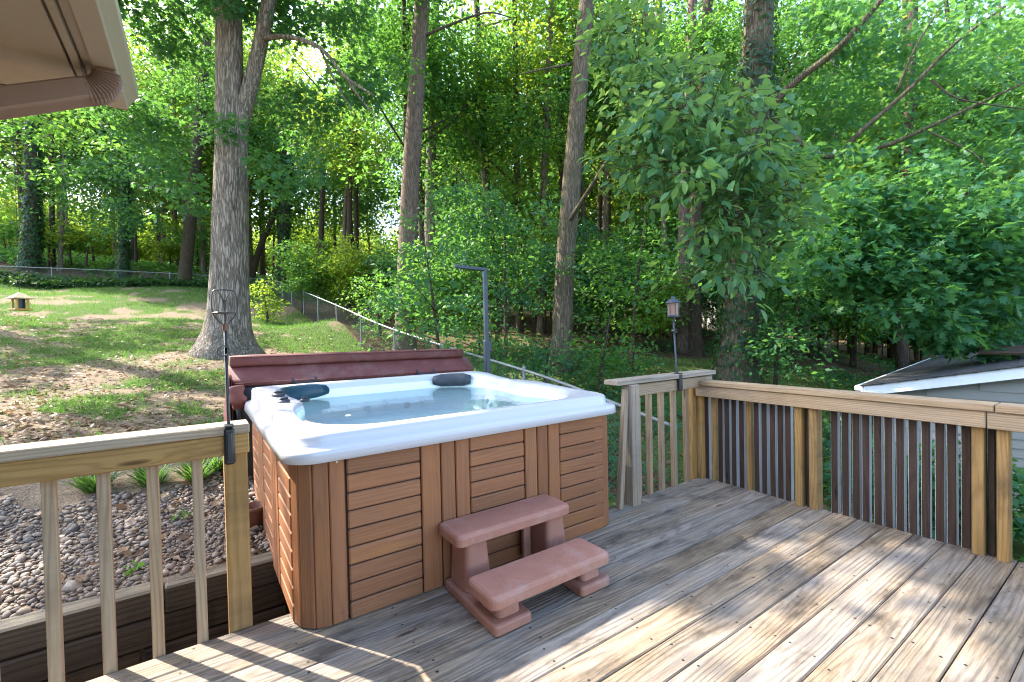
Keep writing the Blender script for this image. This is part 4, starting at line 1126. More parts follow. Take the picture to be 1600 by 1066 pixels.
# ------------------------------------------------------------------ neighbouring shed on the right
XS, YS, ZE, PT = 8.0, 2.60, .40, .225
zgd = gz(XS+1.5, .5)-.3
sh = thing('garden_shed', "low shed with charcoal shingle roof and grey siding beyond the right railing", 'shed', (XS+2.5, .2, zgd))
YR = YS-3.4
def zr(y): return ZE+PT*(YS-y) if y > YR else ZE+PT*(YS-YR)-PT*(YR-y)
for k in range(22):
    z0_ = zgd+.02+k*.115; z1_ = z0_+.119
    if z0_ > ZE+PT*(YS-YR)-.25: break
    ya = YS-.30 if z1_ < ZE-.14 else YS-.30-max(0, (z1_+.12-ZE)/PT-.25); yb = 2*YR-ya
    if ya-yb < .3: break
    m = MB(); m.add([(XS+.16, ya, z0_), (XS+.16, yb, z0_), (XS+.178, yb, z1_), (XS+.178, ya, z1_), (XS+.20, ya, z0_), (XS+.20, yb, z0_), (XS+.20, yb, z1_), (XS+.20, ya, z1_)],
                    [(0, 3, 2, 1), (0, 1, 5, 4), (3, 7, 6, 2), (0, 4, 7, 3), (1, 2, 6, 5), (4, 5, 6, 7)]); m.build('siding_board', MAT['siding'], sh)
m = MB(); gb = [(YS-.12, zgd), (YS-.12, ZE-.05), (YR, ZE+PT*(YS-YR)-.06), (2*YR-YS+.12, ZE-.05), (2*YR-YS+.12, zgd)]
m.add([(XS+.185, a_, b_) for a_, b_ in gb]+[(XS+.25, a_, b_) for a_, b_ in gb], [(0, 1, 2, 3, 4), (9, 8, 7, 6, 5)]+[(k, k+5, (k+1) % 5+5, (k+1) % 5) for k in range(5)]); m.build('gable_wall', MAT['siding'], sh)
m = MB(); m.box((XS+4.5, YR, (zgd+ZE-.1)/2), (8.5, 2*(YS-.33-YR), ZE-.1-zgd), .01); m.build('wall_core', MAT['siding'], sh)
for s in (1, -1):            # rake boards and roof planes
    y0_, y1_ = (YS, YR) if s == 1 else (2*YR-YS, YR)
    zA, zB = ZE, ZE+PT*(YS-YR)
    m = MB(); b_ = [(XS, y0_, zA-.135), (XS, y1_, zB-.135), (XS, y1_, zB), (XS, y0_, zA)]
    m.add(b_+[(x+.03, y, z) for x, y, z in b_], [(0, 1, 2, 3), (7, 6, 5, 4), (0, 4, 5, 1), (3, 2, 6, 7), (0, 3, 7, 4), (1, 5, 6, 2)]); m.build('rake_board', MAT['white'], sh)
    nco = 18
    for k in range(nco):
        fa_, fb_ = k/nco, (k+1)/nco+.012; ya, yb = y0_+(y1_-y0_)*fa_+(.04 if s == 1 else -.04)*(k == 0), y0_+(y1_-y0_)*fb_
        za, zb = zA+(zB-zA)*fa_+.020, zA+(zB-zA)*fb_+.012
        bx = [(XS-.03, ya, za), (XS+9, ya, za), (XS+9, yb, zb), (XS-.03, yb, zb)]
        m = MB(); m.add(bx+[(x, y, z-.012) for x, y, z in bx], [(0, 1, 2, 3), (7, 6, 5, 4), (0, 4, 5, 1), (1, 5, 6, 2), (2, 6, 7, 3), (3, 7, 4, 0)]); m.build('shingle_course', MAT['shingle'], sh)
m = MB(); m.box((XS+4.5, YS+.02, ZE-.07), (9, .03, .13), .004); m.box((XS+4.5, YS+.06, ZE-.03), (9, .10, .075), .01); m.build('eave_gutter', MAT['white'], sh)
for i, (dx, yy, L) in enumerate(((1.6, .75, 1.5), (1.75, .62, 1.3), (1.9, .70, 1.6))):
    pz = zr(yy)+.045+.05*(i == 2)
    tag(mobj('loose_plank', nmesh('loose_plank', *cboxvf(L, .14, .04, .004), MAT['timber']), None, (XS+dx-.3, yy, pz), (R(-12.6), 0, R(80+4*i))), ("dark loose plank lying on the shed roof, nearest the rake", "dark loose plank lying on the shed roof, in the middle of three", "dark loose plank on top of the others on the shed roof")[i], 'plank', 'planks on the shed roof')

RZ = Matrix.Rotation(R(7), 3, 'Z'); CN = Vector((XS, YS, 0))
for o in [sh]+[q for q in bpy.data.objects if q.name.startswith('loose_plank')]:
    l = o.location.copy(); q = CN+RZ @ (Vector((l.x, l.y, 0))-CN); o.location = (q.x, q.y, l.z); o.rotation_euler.z += R(7)
# pale shed far behind the trees
pp0 = P(1150, 540, 24); zz = gz(pp0.x, pp0.y)
ps = thing('garden_shed', "pale shed glimpsed between tree trunks deep in the woods", 'shed', (pp0.x, pp0.y, zz))
ang = -YAW+.2
m = MB(); m.box((pp0.x, pp0.y, zz+1.05), (3.6, 2.4, 2.3), .01, (0, 0, ang)); m.build('wall', MAT['paleblock'], ps)
m = MB(); m.box((pp0.x, pp0.y, zz+2.26), (3.9, 2.7, .12), .02, (0, .08, ang)); m.build('roof', MAT['shingle'], ps)
for dx in (-1.5, -.9):
    m = MB(); q = Vector((math.cos(ang), math.sin(ang)))*dx+Vector((math.sin(ang), -math.cos(ang)))*1.23
    m.box((pp0.x+q.x, pp0.y+q.y, zz+1.0), (.12, .06, 2.2), .01, (0, 0, ang)); m.build('corner_board', MAT['white'], ps)
for ch in ev.children: ch.location.x -= .072; WL[ch.name] = WL[ch.name]-Vector((.072, 0, 0))
def sub(child, parent):
    child.parent = parent; child.location = WL[child.name]-WL[parent.name]
def kid(t, name): return [c for c in t.children if c.name.split('.')[0] == name]
for t, a_, b_ in ((ev, 'gutter_end_cap', 'gutter'), (ev, 'downspout_elbow', 'downspout'), (ev, 'outlet', 'downspout'), (fp, 'clamp_rib', 'clamp'), (fp, 'dish', 'wire_basket'), (bf, 'corner_bars', 'seed_box'), (cv, 'strap', 'rear_panel'), (cv, 'rolled_corner', 'front_panel'), (pt, 'hook', 'arm')):
    pr = kid(t, b_)[0]
    for c_ in kid(t, a_): sub(c_, pr)
for c_ in kid(st, 'tread_ribs'): sub(c_, kid(st, 'upper_tread')[0] if c_.name == 'tread_ribs' else kid(st, 'lower_tread')[0])
# ------------------------------------------------------------------ trees that stand out
S, O, K, Mp = 'simple', 'oval', 'oak', 'maple'
def hi(u, v, du, dv, D, dD, n, rad=.6, per=60, size=.13, kind=S, **k): return (mass(u, v, du, dv, D, dD, n), rad, per, size, kind)
b = base_at(355, 10)
# big oak on the lawn: main stem and second stem
stem = tpath((355, 10), [(359, 420), (361, 300), (360, 180), (358, 60)], 17)
fork = [P(364, 262, 10), P(376, 190, 10), P(393, 125, 10), (P(412, 40, 9.9)), P(430, -70, 9.8), P(450, -250, 9.6)]
oak_c = [(ell((b.x, b.y, 14), (6.5, 6.5, 4), 300), .75, 34, .19, S, .22, .25, .55, True, .95),
         (shade_points(420, -1.5, 6.5, -1.8, 7.0, 8.5, 13), .42, 55, .19, S), (shade_points(150, 1.7, 4.2, -.6, 2.4, 8.5, 12), .40, 55, .19, S), (shade_points(200, 3.8, 9, -2.5, 5, 8.5, 13), .5, 55, .19, S),
         hi(235, 190, 70, 90, 11.5, 1, 34, .5, 50, .15, Mp), hi(245, 60, 80, 60, 11.5, 1, 30, .5, 50, .15, Mp), hi(345, 195, 28, 22, 9.2, .2, 6, .30, 34, .13, Mp), hi(350, 285, 40, 28, 9.2, .3, 9, .30, 34, .13, Mp), hi(375, 330, 22, 18, 9.2, .2, 4, .25, 30, .13, Mp),
         hi(460, 180, 75, 60, 11.2, .8, 26, .45, 50, .14, Mp), hi(490, 25, 90, 30, 10.5, .8, 20, .45, 50, .14, Mp), hi(345, 8, 30, 14, 9.3, .2, 5, .3, 34, .13, Mp), hi(270, 290, 55, 55, 10.8, .8, 18, .4, 45, .14, Mp), hi(165, 190, 60, 60, 11.5, 1, 18, .5, 50, .14, Mp), hi(570, 120, 60, 50, 10.6, .8, 16, .4, 50, .14, Mp), hi(440, 260, 50, 40, 9.4, .5, 12, .35, 40, .13, Mp)]
oak_l = [(fork, .19, .12), ([P(405, 60, 9.9), P(450, 58, 9.6), P(500, 75, 9.2), P(540, 120, 9.0), P(585, 150, 8.8)], .06, .018), ([P(540, 118, 9.0), P(560, 150, 9.1), P(590, 185, 9.2)], .03, .01), ([P(500, 75, 9.2), P(530, 140, 9.4), P(560, 185, 9.4)], .025, .008),
         ([P(345, 205, 10), P(320, 190, 9.6), P(290, 200, 9.3)], .04, .012), ([P(350, -60, 10), P(200, -160, 10), P(60, -200, 10.4), P(-60, -190, 11.2)], .14, .04), ([P(360, -100, 10), P(430, -260, 9), P(480, -380, 8)], .14, .05)]
make_tree('oak_tree', "massive grey-barked forked tree with flared base standing on the lawn", stem, (.405, .22), 'bark_oak', oak_c, oak_l, sides=28, flare=1.75, leafm='leaf_blue', wob=.014, n=10)

make_tree('pine_tree', "tall straight pine trunk with reddish scaly bark behind the hot tub", tpath((632, 14), [(637, 380), (648, 180), (660, 0)], 20), (.30, .20), 'bark_pine',
          [hi(660, -120, 160, 100, 13.5, 2, 60, .7, 50, .2)], [([P(655, 60, 14), P(700, 40, 13.7), P(760, 20, 13.4), P(800, 28, 13.2)], .05, .015)], sides=16, flare=1.3)
make_tree('hardwood_tree', "pale spotted trunk close behind the tall pine", tpath((668, 18), [(672, 330), (676, 150), (680, 0)], 20), (.22, .15), 'bark_oak', [hi(740, 90, 110, 80, 17, 2, 60, .7, 60, .17), hi(600, 60, 90, 60, 18, 2, 40, .7, 60, .17), hi(700, 200, 90, 60, 18, 2, 40, .7, 60, .17)], [([P(676, 95, 18), P(700, 60, 17.6), P(780, 35, 17), P(800, 30, 17)], .05, .02)])
# tree with mossy trunk whose long limb carries broad leaves towards the deck
near = [(mass(1085, 165, 150, 50, 5.2, .9, 34), .36, 28, .135, O, .18, .55, .6, False), (mass(1120, 255, 130, 55, 5.0, .9, 34), .34, 28, .135, O, .2, .6, .6, False),
        (mass(1140, 375, 75, 70, 4.9, .6, 15), .28, 22, .13, O, .25, .7, .6, False), (mass(1000, 240, 70, 50, 5.4, .5, 16), .28, 24, .13, O, .3, .35, .55, False), (mass(1050, 110, 110, 60, 5.6, .8, 18), .3, 24, .13, O, .3, .3, .55, False), (mass(1205, 300, 70, 90, 5.0, .5, 20), .3, 24, .13, O, .3, .4, .55, False), (mass(960, 60, 60, 60, 6, .6, 14), .3, 22, .13, O, .3, .3, .55, False)]
mossl = [([P(888, 348, 10.4), P(925, 290, 9.4), P(968, 226, 8.2), P(1010, 195, 7), P(1060, 185, 6), P(1130, 205, 5.2)], .055, .012), ([P(968, 226, 8.2), P(985, 150, 7.4), P(1000, 80, 6.6)], .026, .008), ([P(1060, 185, 6), P(1110, 260, 5.4), P(1140, 350, 5)], .016, .006), ([P(1010, 195, 7), P(1080, 230, 6), P(1160, 245, 5.2), P(1220, 240, 5)], .016, .006), ([P(893, 100, 10.5), P(850, 108, 10.2), P(805, 118, 10)], .03, .008)]
mt = make_tree('hardwood_tree', "straight mossy trunk with a long limb of broad pale leaves over the railing", tpath((876, 10.5), [(884, 400), (896, 250), (908, 100), (918, 0)], 17), (.235, .155), 'bark_mossy', near, mossl, leafm='leaf_near', sides=18, flare=1.35, wob=.02)
lpts = [q for lp, _, _ in mossl[:4] for q in smooth_path(lp, 6)][6:]
tw = MB(); rt_ = random.Random(4)
for grp_ in near:
    for c_ in grp_[0]:
        c_ = Vector(c_); q = min(lpts, key=lambda s: (s-c_).length); mid = q.lerp(c_, .5)+Vector((0, 0, .12*(c_-q).length))
        tw.tube(smooth_path([q, mid, c_], 3), [.007, .006, .005, .0045, .004, .0035, .003], 5)
        for k in range(4):
            a_ = rt_.uniform(0, 6.28); e_ = c_+Vector((math.cos(a_)*.3, math.sin(a_)*.3, rt_.uniform(-.2, .05))); tw.tube([c_, c_.lerp(e_, .5)+Vector((0, 0, .03)), e_], [.0032, .0026, .0018], 4)
tw.build('twigs', MAT['bark_dark'], mt)
make_tree('hardwood_tree', "stout ivy-clad trunk rising behind the right railing", tpath((1150, 9.5), [(1160, 450), (1172, 300), (1180, 150), (1187, 0)], 16), (.34, .25), 'bark_mossy',
          [hi(1240, 50, 100, 50, 10.5, 1, 22, .5, 50, .15, K), hi(1300, 130, 110, 80, 10.5, .8, 26, .5, 50, .15, K), hi(1410, 60, 130, 80, 10.5, 1, 34, .5, 50, .15, K), hi(1530, 70, 110, 80, 10, 1, 28, .5, 50, .15, K), hi(1450, 150, 150, 90, 11.5, .8, 40, .55, 50, .15, K), hi(1250, 210, 80, 60, 11, .8, 22, .5, 50, .15, K), hi(1330, 20, 120, 30, 11, .8, 20, .5, 50, .15, K), hi(1560, 30, 60, 40, 7.4, .3, 6, .35, 40, .13, K), hi(1330, 30, 60, 25, 7.9, .3, 5, .35, 40, .13, K)],
          [([P(1180, 190, 9.5), P(1240, 130, 9), P(1310, 75, 8.5), P(1390, -15, 8)], .085, .045), ([P(1185, 170, 9.5), P(1290, 245, 9), P(1345, 205, 8.6), P(1420, 140, 8.2), P(1490, 70, 8), P(1570, 10, 7.8)], .055, .02), ([P(1400, 145, 8.3), P(1430, 75, 8.1), P(1470, 10, 8)], .025, .01),
           ([P(1345, 240, 9), P(1400, 222, 8.6), P(1470, 190, 8.2), P(1530, 162, 8), P(1610, 125, 7.8)], .045, .015), ([P(1455, 125, 8.2), P(1500, 155, 8), P(1610, 172, 7.8)], .02, .01), ([P(1450, 205, 8.3), P(1520, 240, 8), P(1560, 280, 7.8)], .018, .006), ([P(1205, 158, 9.3), P(1225, 120, 9.2), P(1250, 95, 9)], .02, .008)], ivy=(.1, 9, 4200, .10), leafm='leaf_oak', sides=18, flare=1.5)
make_tree('oak_tree', "spreading leafy oak with low dense foliage over the shed at right", tpath((1410, 12), [(1408, 480), (1412, 380)], 12), (.13, .10), 'bark_dark',
          [hi(1330, 400, 110, 70, 7.6, .8, 50, .36, 42, .17, K), hi(1450, 430, 110, 80, 7.3, .8, 60, .36, 42, .17, K), hi(1530, 340, 110, 90, 7.4, .9, 64, .38, 42, .17, K), hi(1380, 310, 120, 60, 7.8, .8, 54, .38, 42, .16, K), hi(1500, 510, 70, 35, 7.2, .5, 22, .3, 40, .17, K), hi(1590, 440, 50, 70, 7.2, .6, 22, .34, 42, .17, K), hi(1290, 330, 60, 50, 8, .6, 20, .36, 42, .16, K), hi(1450, 250, 160, 35, 9, .9, 24, .4, 42, .16, K), hi(1585, 210, 50, 70, 8.8, .8, 14, .4, 42, .16, K), hi(1560, 530, 50, 25, 7.4, .5, 12, .3, 40, .17, K), hi(1590, 300, 40, 60, 7.6, .6, 14, .36, 40, .17, K), hi(1290, 240, 80, 30, 9, .8, 14, .4, 42, .16, K), hi(1500, 215, 90, 25, 8.6, .6, 14, .36, 42, .16, K)],
          [([P(1410, 400, 12), P(1450, 330, 10), P(1500, 320, 8.4), P(1560, 350, 7.6)], .06, .012), ([P(1410, 390, 12), P(1370, 360, 10), P(1330, 380, 8.2), P(1290, 400, 7.8)], .05, .01), ([P(1412, 420, 12), P(1460, 420, 9.5), P(1500, 450, 7.8)], .045, .01)], leafm='leaf_oak')
# tree left of the frame whose boughs shade the lawn
bl = base_at(-190, 12.5)
make_tree('hardwood_tree', "spreading tree at the left edge of the lawn, mostly behind the roof overhang", [bl, bl+Vector((.1, 0, 5)), bl+Vector((0, .3, 11)), bl+Vector((.3, .2, 16))], (.34, .15), 'bark_dark',
          [(shade_points(430, -9, 1.5, 4.4, 19, 7.5, 13.5), .6, 50, .19, S), hi(0, 290, 22, 40, 12, .6, 5, .4, 40, .14, Mp), hi(40, 130, 60, 60, 12, 1, 10, .5, 50, .14, Mp)],
          [([bl+Vector((0, 0, 5)), bl+Vector((2.5, -.8, 7)), bl+Vector((5, -1.5, 8.5))], .12, .03), ([bl+Vector((0, 0, 6)), bl+Vector((-1, -2.5, 8)), bl+Vector((-1, -5, 10))], .12, .03)], leafm='leaf', sides=12)
make_tree('dogwood_tree', "small dogwood with flat layered blue-green sprays in front of the pine", tpath((775, 12), [(778, 470), (772, 380), (760, 310)], 5.5), (.06, .03), 'bark_dark',
          [hi(700, 305, 75, 14, 10.6, .8, 18, .5, 60, .11, S), hi(765, 350, 70, 16, 10.6, .8, 18, .5, 60, .11, S), hi(820, 385, 60, 16, 10.8, .6, 14, .45, 60, .11, S), hi(730, 400, 60, 14, 11, .6, 12, .45, 60, .11, S), hi(690, 345, 40, 10, 10.6, .5, 8, .4, 60, .11, S)],
          [([P(772, 390, 12), P(740, 350, 11.4), P(690, 312, 10.7)], .025, .008), ([P(775, 420, 12), P(790, 395, 11.4), P(820, 385, 10.9)], .022, .008)], leafm='leaf_blue')
specs = [
 ("ivy-covered trunk standing behind the lawn fence at far left", 'bark_dark', (52, 24), [(52, 330), (51, 190)], 16, (.34, .26), [hi(60, 90, 120, 70, 24.5, 1.5, 50, .9, 50, .2)], (.1, 12, 3600, .16), 'leaf'),
 ("thin young tree with sunlit pale base beside the ivy-covered trunk", 'bark_oak', (98, 25), [(98, 330), (100, 250)], 11, (.11, .07), [hi(110, 280, 70, 60, 24, 2, 36, .8, 50, .2)], None, 'leaf'),
 ("short leafy trunk wrapped in vines behind the lawn fence", 'bark_dark', (196, 24), [(196, 330), (196, 220)], 10, (.22, .14), [hi(190, 340, 60, 40, 23, 2, 34, .7, 50, .18), hi(200, 260, 90, 60, 23, 2, 50, .8, 50, .2)], (.1, 6, 1800, .16), 'leaf_blue'),
 ("dark leaning trunk just left of the massive lawn tree", 'bark_dark', (291, 24), [(297, 350), (306, 250), (318, 120)], 17, (.30, .2), [hi(300, 140, 90, 80, 23, 2, 50, .9, 50, .2)], None, 'leaf'),
 ("dark vine-hung trunk right of the massive lawn tree", 'bark_dark', (443, 29), [(446, 300), (450, 180)], 18, (.34, .22), [hi(450, 200, 70, 80, 28, 2, 40, .9, 50, .2)], (.1, 12, 2600, .2), 'leaf_blue'),
 ("slanting thin trunk behind the top of the chain link fence", 'bark_dark', (394, 30), [(405, 390), (422, 350), (440, 300)], 12, (.2, .12), [hi(470, 330, 50, 50, 29, 2, 20, .9, 46, .22)], None, 'leaf'),
 ("slender trunk left of the pine with yellow-green leaves", 'bark_dark', (545, 24), [(546, 350), (548, 200), (552, 60)], 15, (.15, .10), [hi(540, 220, 80, 80, 23, 2, 60, .8, 50, .18), hi(560, 70, 100, 70, 23, 2, 60, .8, 50, .18)], None, 'leaf_yellow'),
 ("slender dark trunk between the lawn tree and the pine", 'bark_dark', (502, 27), [(503, 330), (506, 180)], 15, (.17, .1), [hi(500, 130, 80, 80, 26, 2, 50, .9, 50, .2)], None, 'leaf_yellow'),
 ("thin reddish trunk left of the mossy trunk", 'bark_pine', (845, 17), [(848, 380), (852, 220), (862, 0)], 17, (.135, .10), [hi(820, 160, 80, 80, 16, 2, 50, .6, 60, .15), hi(790, 60, 60, 60, 16, 1.5, 24, .6, 50, .15)], None, 'leaf'),
 ("slim trunk far behind the mossy trunk, left of a close pair", 'bark_dark', (935, 24), [(937, 330), (938, 260)], 15, (.13, .1), [hi(960, 250, 70, 60, 23, 2, 40, .8, 50, .18)], None, 'leaf_yellow'),
 ("slim trunk far behind the mossy trunk, right of a close pair", 'bark_dark', (950, 23), [(951, 330), (953, 260)], 15, (.13, .1), [hi(940, 130, 80, 70, 22, 2, 40, .8, 50, .18)], None, 'leaf'),
 ("dappled straight trunk left of the lantern feeder", 'bark_oak', (1017, 19), [(1018, 400), (1020, 330), (1024, 180)], 17, (.19, .13), [hi(1020, 330, 60, 60, 18, 1.5, 24, .6, 50, .15), hi(1010, 170, 80, 80, 18, 1.5, 40, .7, 50, .16)], None, 'leaf'),
 ("reddish trunk directly behind the lantern feeder", 'bark_pine', (1068, 13), [(1067, 450), (1068, 350), (1074, 200), (1080, 50)], 16, (.17, .12), [hi(1100, 60, 70, 50, 12.5, 1, 22, .6, 50, .14)], None, 'leaf'),
 ("dark straight trunk right of the lantern feeder", 'bark_dark', (1087, 12.5), [(1086, 450), (1088, 300), (1098, 150), (1106, 0)], 16, (.17, .12), [hi(1150, 40, 60, 50, 12, 1, 16, .5, 50, .14)], None, 'leaf'),
 ("pale grey trunk right of the ivy-clad trunk", 'bark_oak', (1286, 14.5), [(1289, 430), (1290, 330), (1296, 220), (1300, 100)], 15, (.155, .12), [hi(1300, 260, 90, 60, 13.5, 1, 36, .5, 55, .14), hi(1330, 150, 90, 60, 13.5, 1, 34, .6, 50, .15)], None, 'leaf_oak'),
 ("pinkish sunlit trunk behind the pale grey one", 'bark_pine', (1264, 19), [(1265, 430), (1267, 300), (1270, 150)], 15, (.16, .12), [hi(1250, 180, 80, 70, 18, 1.5, 40, .7, 50, .16)], None, 'leaf'),
 ("dark trunk standing near the shed at right", 'bark_dark', (1407, 17), [(1408, 480), (1410, 380), (1412, 250)], 15, (.17, .12), [hi(1430, 300, 120, 80, 16, 1.5, 70, .7, 55, .16), hi(1540, 150, 90, 90, 16, 1.5, 60, .7, 55, .16)], None, 'leaf'),
]
for lab, bk_, b_, pts, top, rad, crown, ivy_, lm in specs:
    make_tree('young_tree' if rad[0] < .14 else 'hardwood_tree', lab, tpath(b_, pts, top), rad, bk_, crown, [], ivy_, lm, sides=10, flare=1.3)

# ------------------------------------------------------------------ the woods behind: many trees nobody can tell apart, each its own
MARKS = [(-400, 'the left edge'), (52, 'the ivy-covered trunk'), (355, 'the lawn tree'), (635, 'the pine'), (880, 'the mossy trunk'), (1160, 'the ivy-clad trunk'), (1287, 'the pale grey trunk'), (1410, 'the shed'), (2000, 'the right edge')]
ORD = ['first', 'second', 'third', 'fourth', 'fifth', 'sixth', 'seventh', 'eighth', 'ninth', 'tenth', 'eleventh', 'twelfth', 'thirteenth', 'fourteenth', 'fifteenth', 'sixteenth', 'seventeenth', 'eighteenth', 'nineteenth', 'twentieth']+[f'{k}th' for k in range(21, 60)]
def place_labels(items, what):
    """items: (u, thing); number each from the left within the gap between two landmarks"""
    for k in range(len(MARKS)-1):
        g = sorted([q for q in items if MARKS[k][0] <= q[0] < MARKS[k+1][0]], key=lambda q: q[0])
        for i, (u, t) in enumerate(g):
            t["label"] = f"{ORD[i]} {what} from the left between {MARKS[k][1]} and {MARKS[k+1][1]}"
def wood_tree(u, D, h, r_, nsp, leafsz, lm, zlo):
    b_ = base_at(u, D); lean = Vector((random.uniform(-.06, .06), random.uniform(-.06, .06), 0))
    path = [b_, b_+Vector((0, 0, h*.35))+lean*h*.35, b_+Vector((0, 0, h*.7))+lean*h*.8, b_+Vector((0, 0, h))+lean*h]
    h = min(h, 1.3+.76*D-b_.z+1.5); c = b_+lean*h*.7; zm = (zlo+h)/2
    rx = h*random.uniform(.17, .25)
    cr_ = [(ell((c.x, c.y, b_.z+zm), (rx, rx, (h-zlo)/2), nsp, .6), leafsz*4.4, 40, leafsz, S)]
    lb = []
    for k in range(3):
        z_ = random.uniform(zlo*.9, h*.7); a_ = random.uniform(0, 6.28); p = b_+lean*z_+Vector((0, 0, z_)); d = Vector((math.cos(a_), math.sin(a_), .6))
        lb.append(([p, p+d*rx*.5, p+d*rx*.9+Vector((0, 0, .3))], r_*.4, r_*.1))
    return make_tree('woodland_tree', "slender woodland tree in the dense woods behind the fence", path, (r_, r_*.55), random.choice(('bark_dark', 'bark_dark', 'bark_mossy', 'bark_pine')), cr_, lb, None, lm, "trees of the dense woods", sides=8, flare=1.2, n=4)
rs = random.Random(5)
WT = []
for i in range(58):
    D = rs.uniform(15, 29); u = -150+1900*((i*.618034) % 1)
    if u < 430 and D < 26: D += 10
    if u < 230 and i % 2: continue
    if 410 < u < 640:
        if i % 2: continue
        D += 6
    h = rs.uniform(14, 21)
    WT.append((u, wood_tree(u, D, h, rs.uniform(.07, .16), int(rs.uniform(150, 200)), .17+.0035*(D-15), rs.choice(('leaf', 'leaf', 'leaf_yellow', 'leaf_yellow', 'leaf_oak')), rs.uniform(3., 6.5))))
place_labels(WT, 'slender woodland tree')
# far trees: a few crown and trunk shapes shared by many trees
FARC = []
for k in range(8):
    H = rs.uniform(14, 18); zlo = rs.uniform(1.5, 4)
    W, F, ti = spray_leaves(ell((0, 0, (H+zlo)/2), (3.3, 3.3, (H-zlo)/2), 210, .5), 1.0, 42, .27, S, filt=False)
    FARC.append(nmesh('crown', W, F, MAT[('leaf', 'leaf_yellow', 'leaf_yellow', 'leaf', 'leaf_oak', 'leaf', 'leaf_yellow', 'leaf_blue')[k]], False, ti))
FART = [nmesh('trunk', *tubevf([(0, 0, -.5), (.1, 0, 4), (0, .15, 9), (.1, .1, 14)], [.2, .15, .12, .05], 7, True, .02, k), MAT[('bark_dark', 'bark_mossy', 'bark_pine')[k]], True) for k in range(3)]
for i in range(74):
    u = -220+2040*((i*.618034+.13) % 1); D = 29+16*((i*.754877) % 1); b_ = base_at(u, D); s_ = rs.uniform(.8, 1.35)
    if (400 < u < 660 or u < 240) and i % 2: continue
    t_ = thing('woodland_tree', "distant tree in the depth of the woods", 'tree', b_, "far trees of the woods")
    rz = rs.uniform(0, 6.28)
    mobj('trunk', FART[i % 3], t_, b_, (0, 0, rz), (s_, s_, s_)); mobj('crown', FARC[i % 8], t_, b_, (0, 0, rz), (s_, s_, s_*rs.uniform(.9, 1.2)))

BUSH = []
for k in range(4):
    W, F, ti = spray_leaves(ell((0, 0, 3.4), (4.2, 4.2, 3.3), 170, .5), 1.15, 40, .36, S, filt=False)
    BUSH.append(nmesh('crown', W, F, MAT[('leaf_yellow', 'leaf_yellow', 'leaf', 'leaf_yellow')[k]], False, ti))
for i in range(46):
    u = -200+2000*((i*.618034+.41) % 1); D = 50+10*((i*.754877) % 1); b_ = base_at(u, D); s_ = rs.uniform(.9, 1.5)
    t_ = thing('sunlit_bush', "sunlit yellow-green bush glimpsed in the clearing beyond the woods", 'bush', b_, "sunlit bushes beyond the woods")
    mobj('stem', FART[i % 3], t_, b_, (0, 0, 0), (s_*.5, s_*.5, s_*.25)); mobj('crown', BUSH[i % 4], t_, b_, (0, 0, rs.uniform(0, 6.28)), (s_, s_, s_))
# understory saplings with layered sprays
def sapling(u, D, h, nsp, sz, lm, label="leafy green sapling in the shaded understory of the woods", grp="understory saplings of the woods", lo=.25, kind=S, rxf=.42):
    b_ = base_at(u, D); lean = Vector((random.uniform(-.15, .15), random.uniform(-.15, .15), 0)); rx = h*rxf
    path = [b_, b_+Vector((0, 0, h*.5))+lean*h*.4, b_+Vector((0, 0, h*.95))+lean*h]
    cr_ = [(ell((b_.x+lean.x*h*.6, b_.y+lean.y*h*.6, b_.z+h*(lo+1)/2), (rx, rx, h*(1-lo)/2), nsp, .5), .46, 40, sz, kind)]
    lb = []
    for k in range(3):
        z_ = random.uniform(lo, .8)*h; a_ = random.uniform(0, 6.28); p = b_+lean*z_*.8+Vector((0, 0, z_)); d = Vector((math.cos(a_), math.sin(a_), .35))
        lb.append(([p, p+d*rx*.5, p+d*rx*.9], .018, .005))
    return make_tree('sapling', label, path, (.035+h*.006, .012), 'bark_dark', cr_, lb, None, lm, grp, sides=6, flare=1.2, n=3)
for (u, D, h, nsp, sz, lm, lab) in ((690, 9.6, 3.3, 46, .11, 'leaf_blue', "low maple sapling with dark layered leaves beside the metal pole"), (790, 11, 4.4, 60, .12, 'leaf_blue', "broad dark-leaved sapling between the pine and the mossy trunk"), (760, 8.2, 1.7, 26, .10, 'leaf', "small green bush behind the hot tub, right of the metal pole"),
                              (985, 10.5, 3.6, 54, .12, 'leaf', "bushy green sapling just right of the mossy trunk"), (850, 9.0, 1.3, 18, .10, 'leaf_blue', "low leafy plant at the foot of the mossy trunk"), (595, 15, 2.0, 22, .11, 'leaf', "bushy sapling beyond the chain link fence, left of the pine"),
                              (1240, 11.5, 3.4, 60, .13, 'leaf_oak', "low leafy thicket right of the ivy-clad trunk"), (1330, 13, 3.0, 60, .13, 'leaf', "dark shrub on the slope left of the shed"), (935, 9.0, 1.6, 20, .10, 'leaf', "thin bare-stemmed bush behind the short railing"), (1480, 14, 3.6, 60, .14, 'leaf_blue', "dark shrub behind the shed roof"), (420, 17, 1.6, 20, .13, 'leaf_yellow', "bright yellow-green bush at the top of the chain link fence"), (1210, 9.0, 1.5, 22, .11, 'leaf_oak', "low green bush at the foot of the ivy-clad trunk")):
    sapling(u, D, h, nsp, sz, lm, lab, "bushes and saplings near the yard", .12 if h < 2.2 else .25)
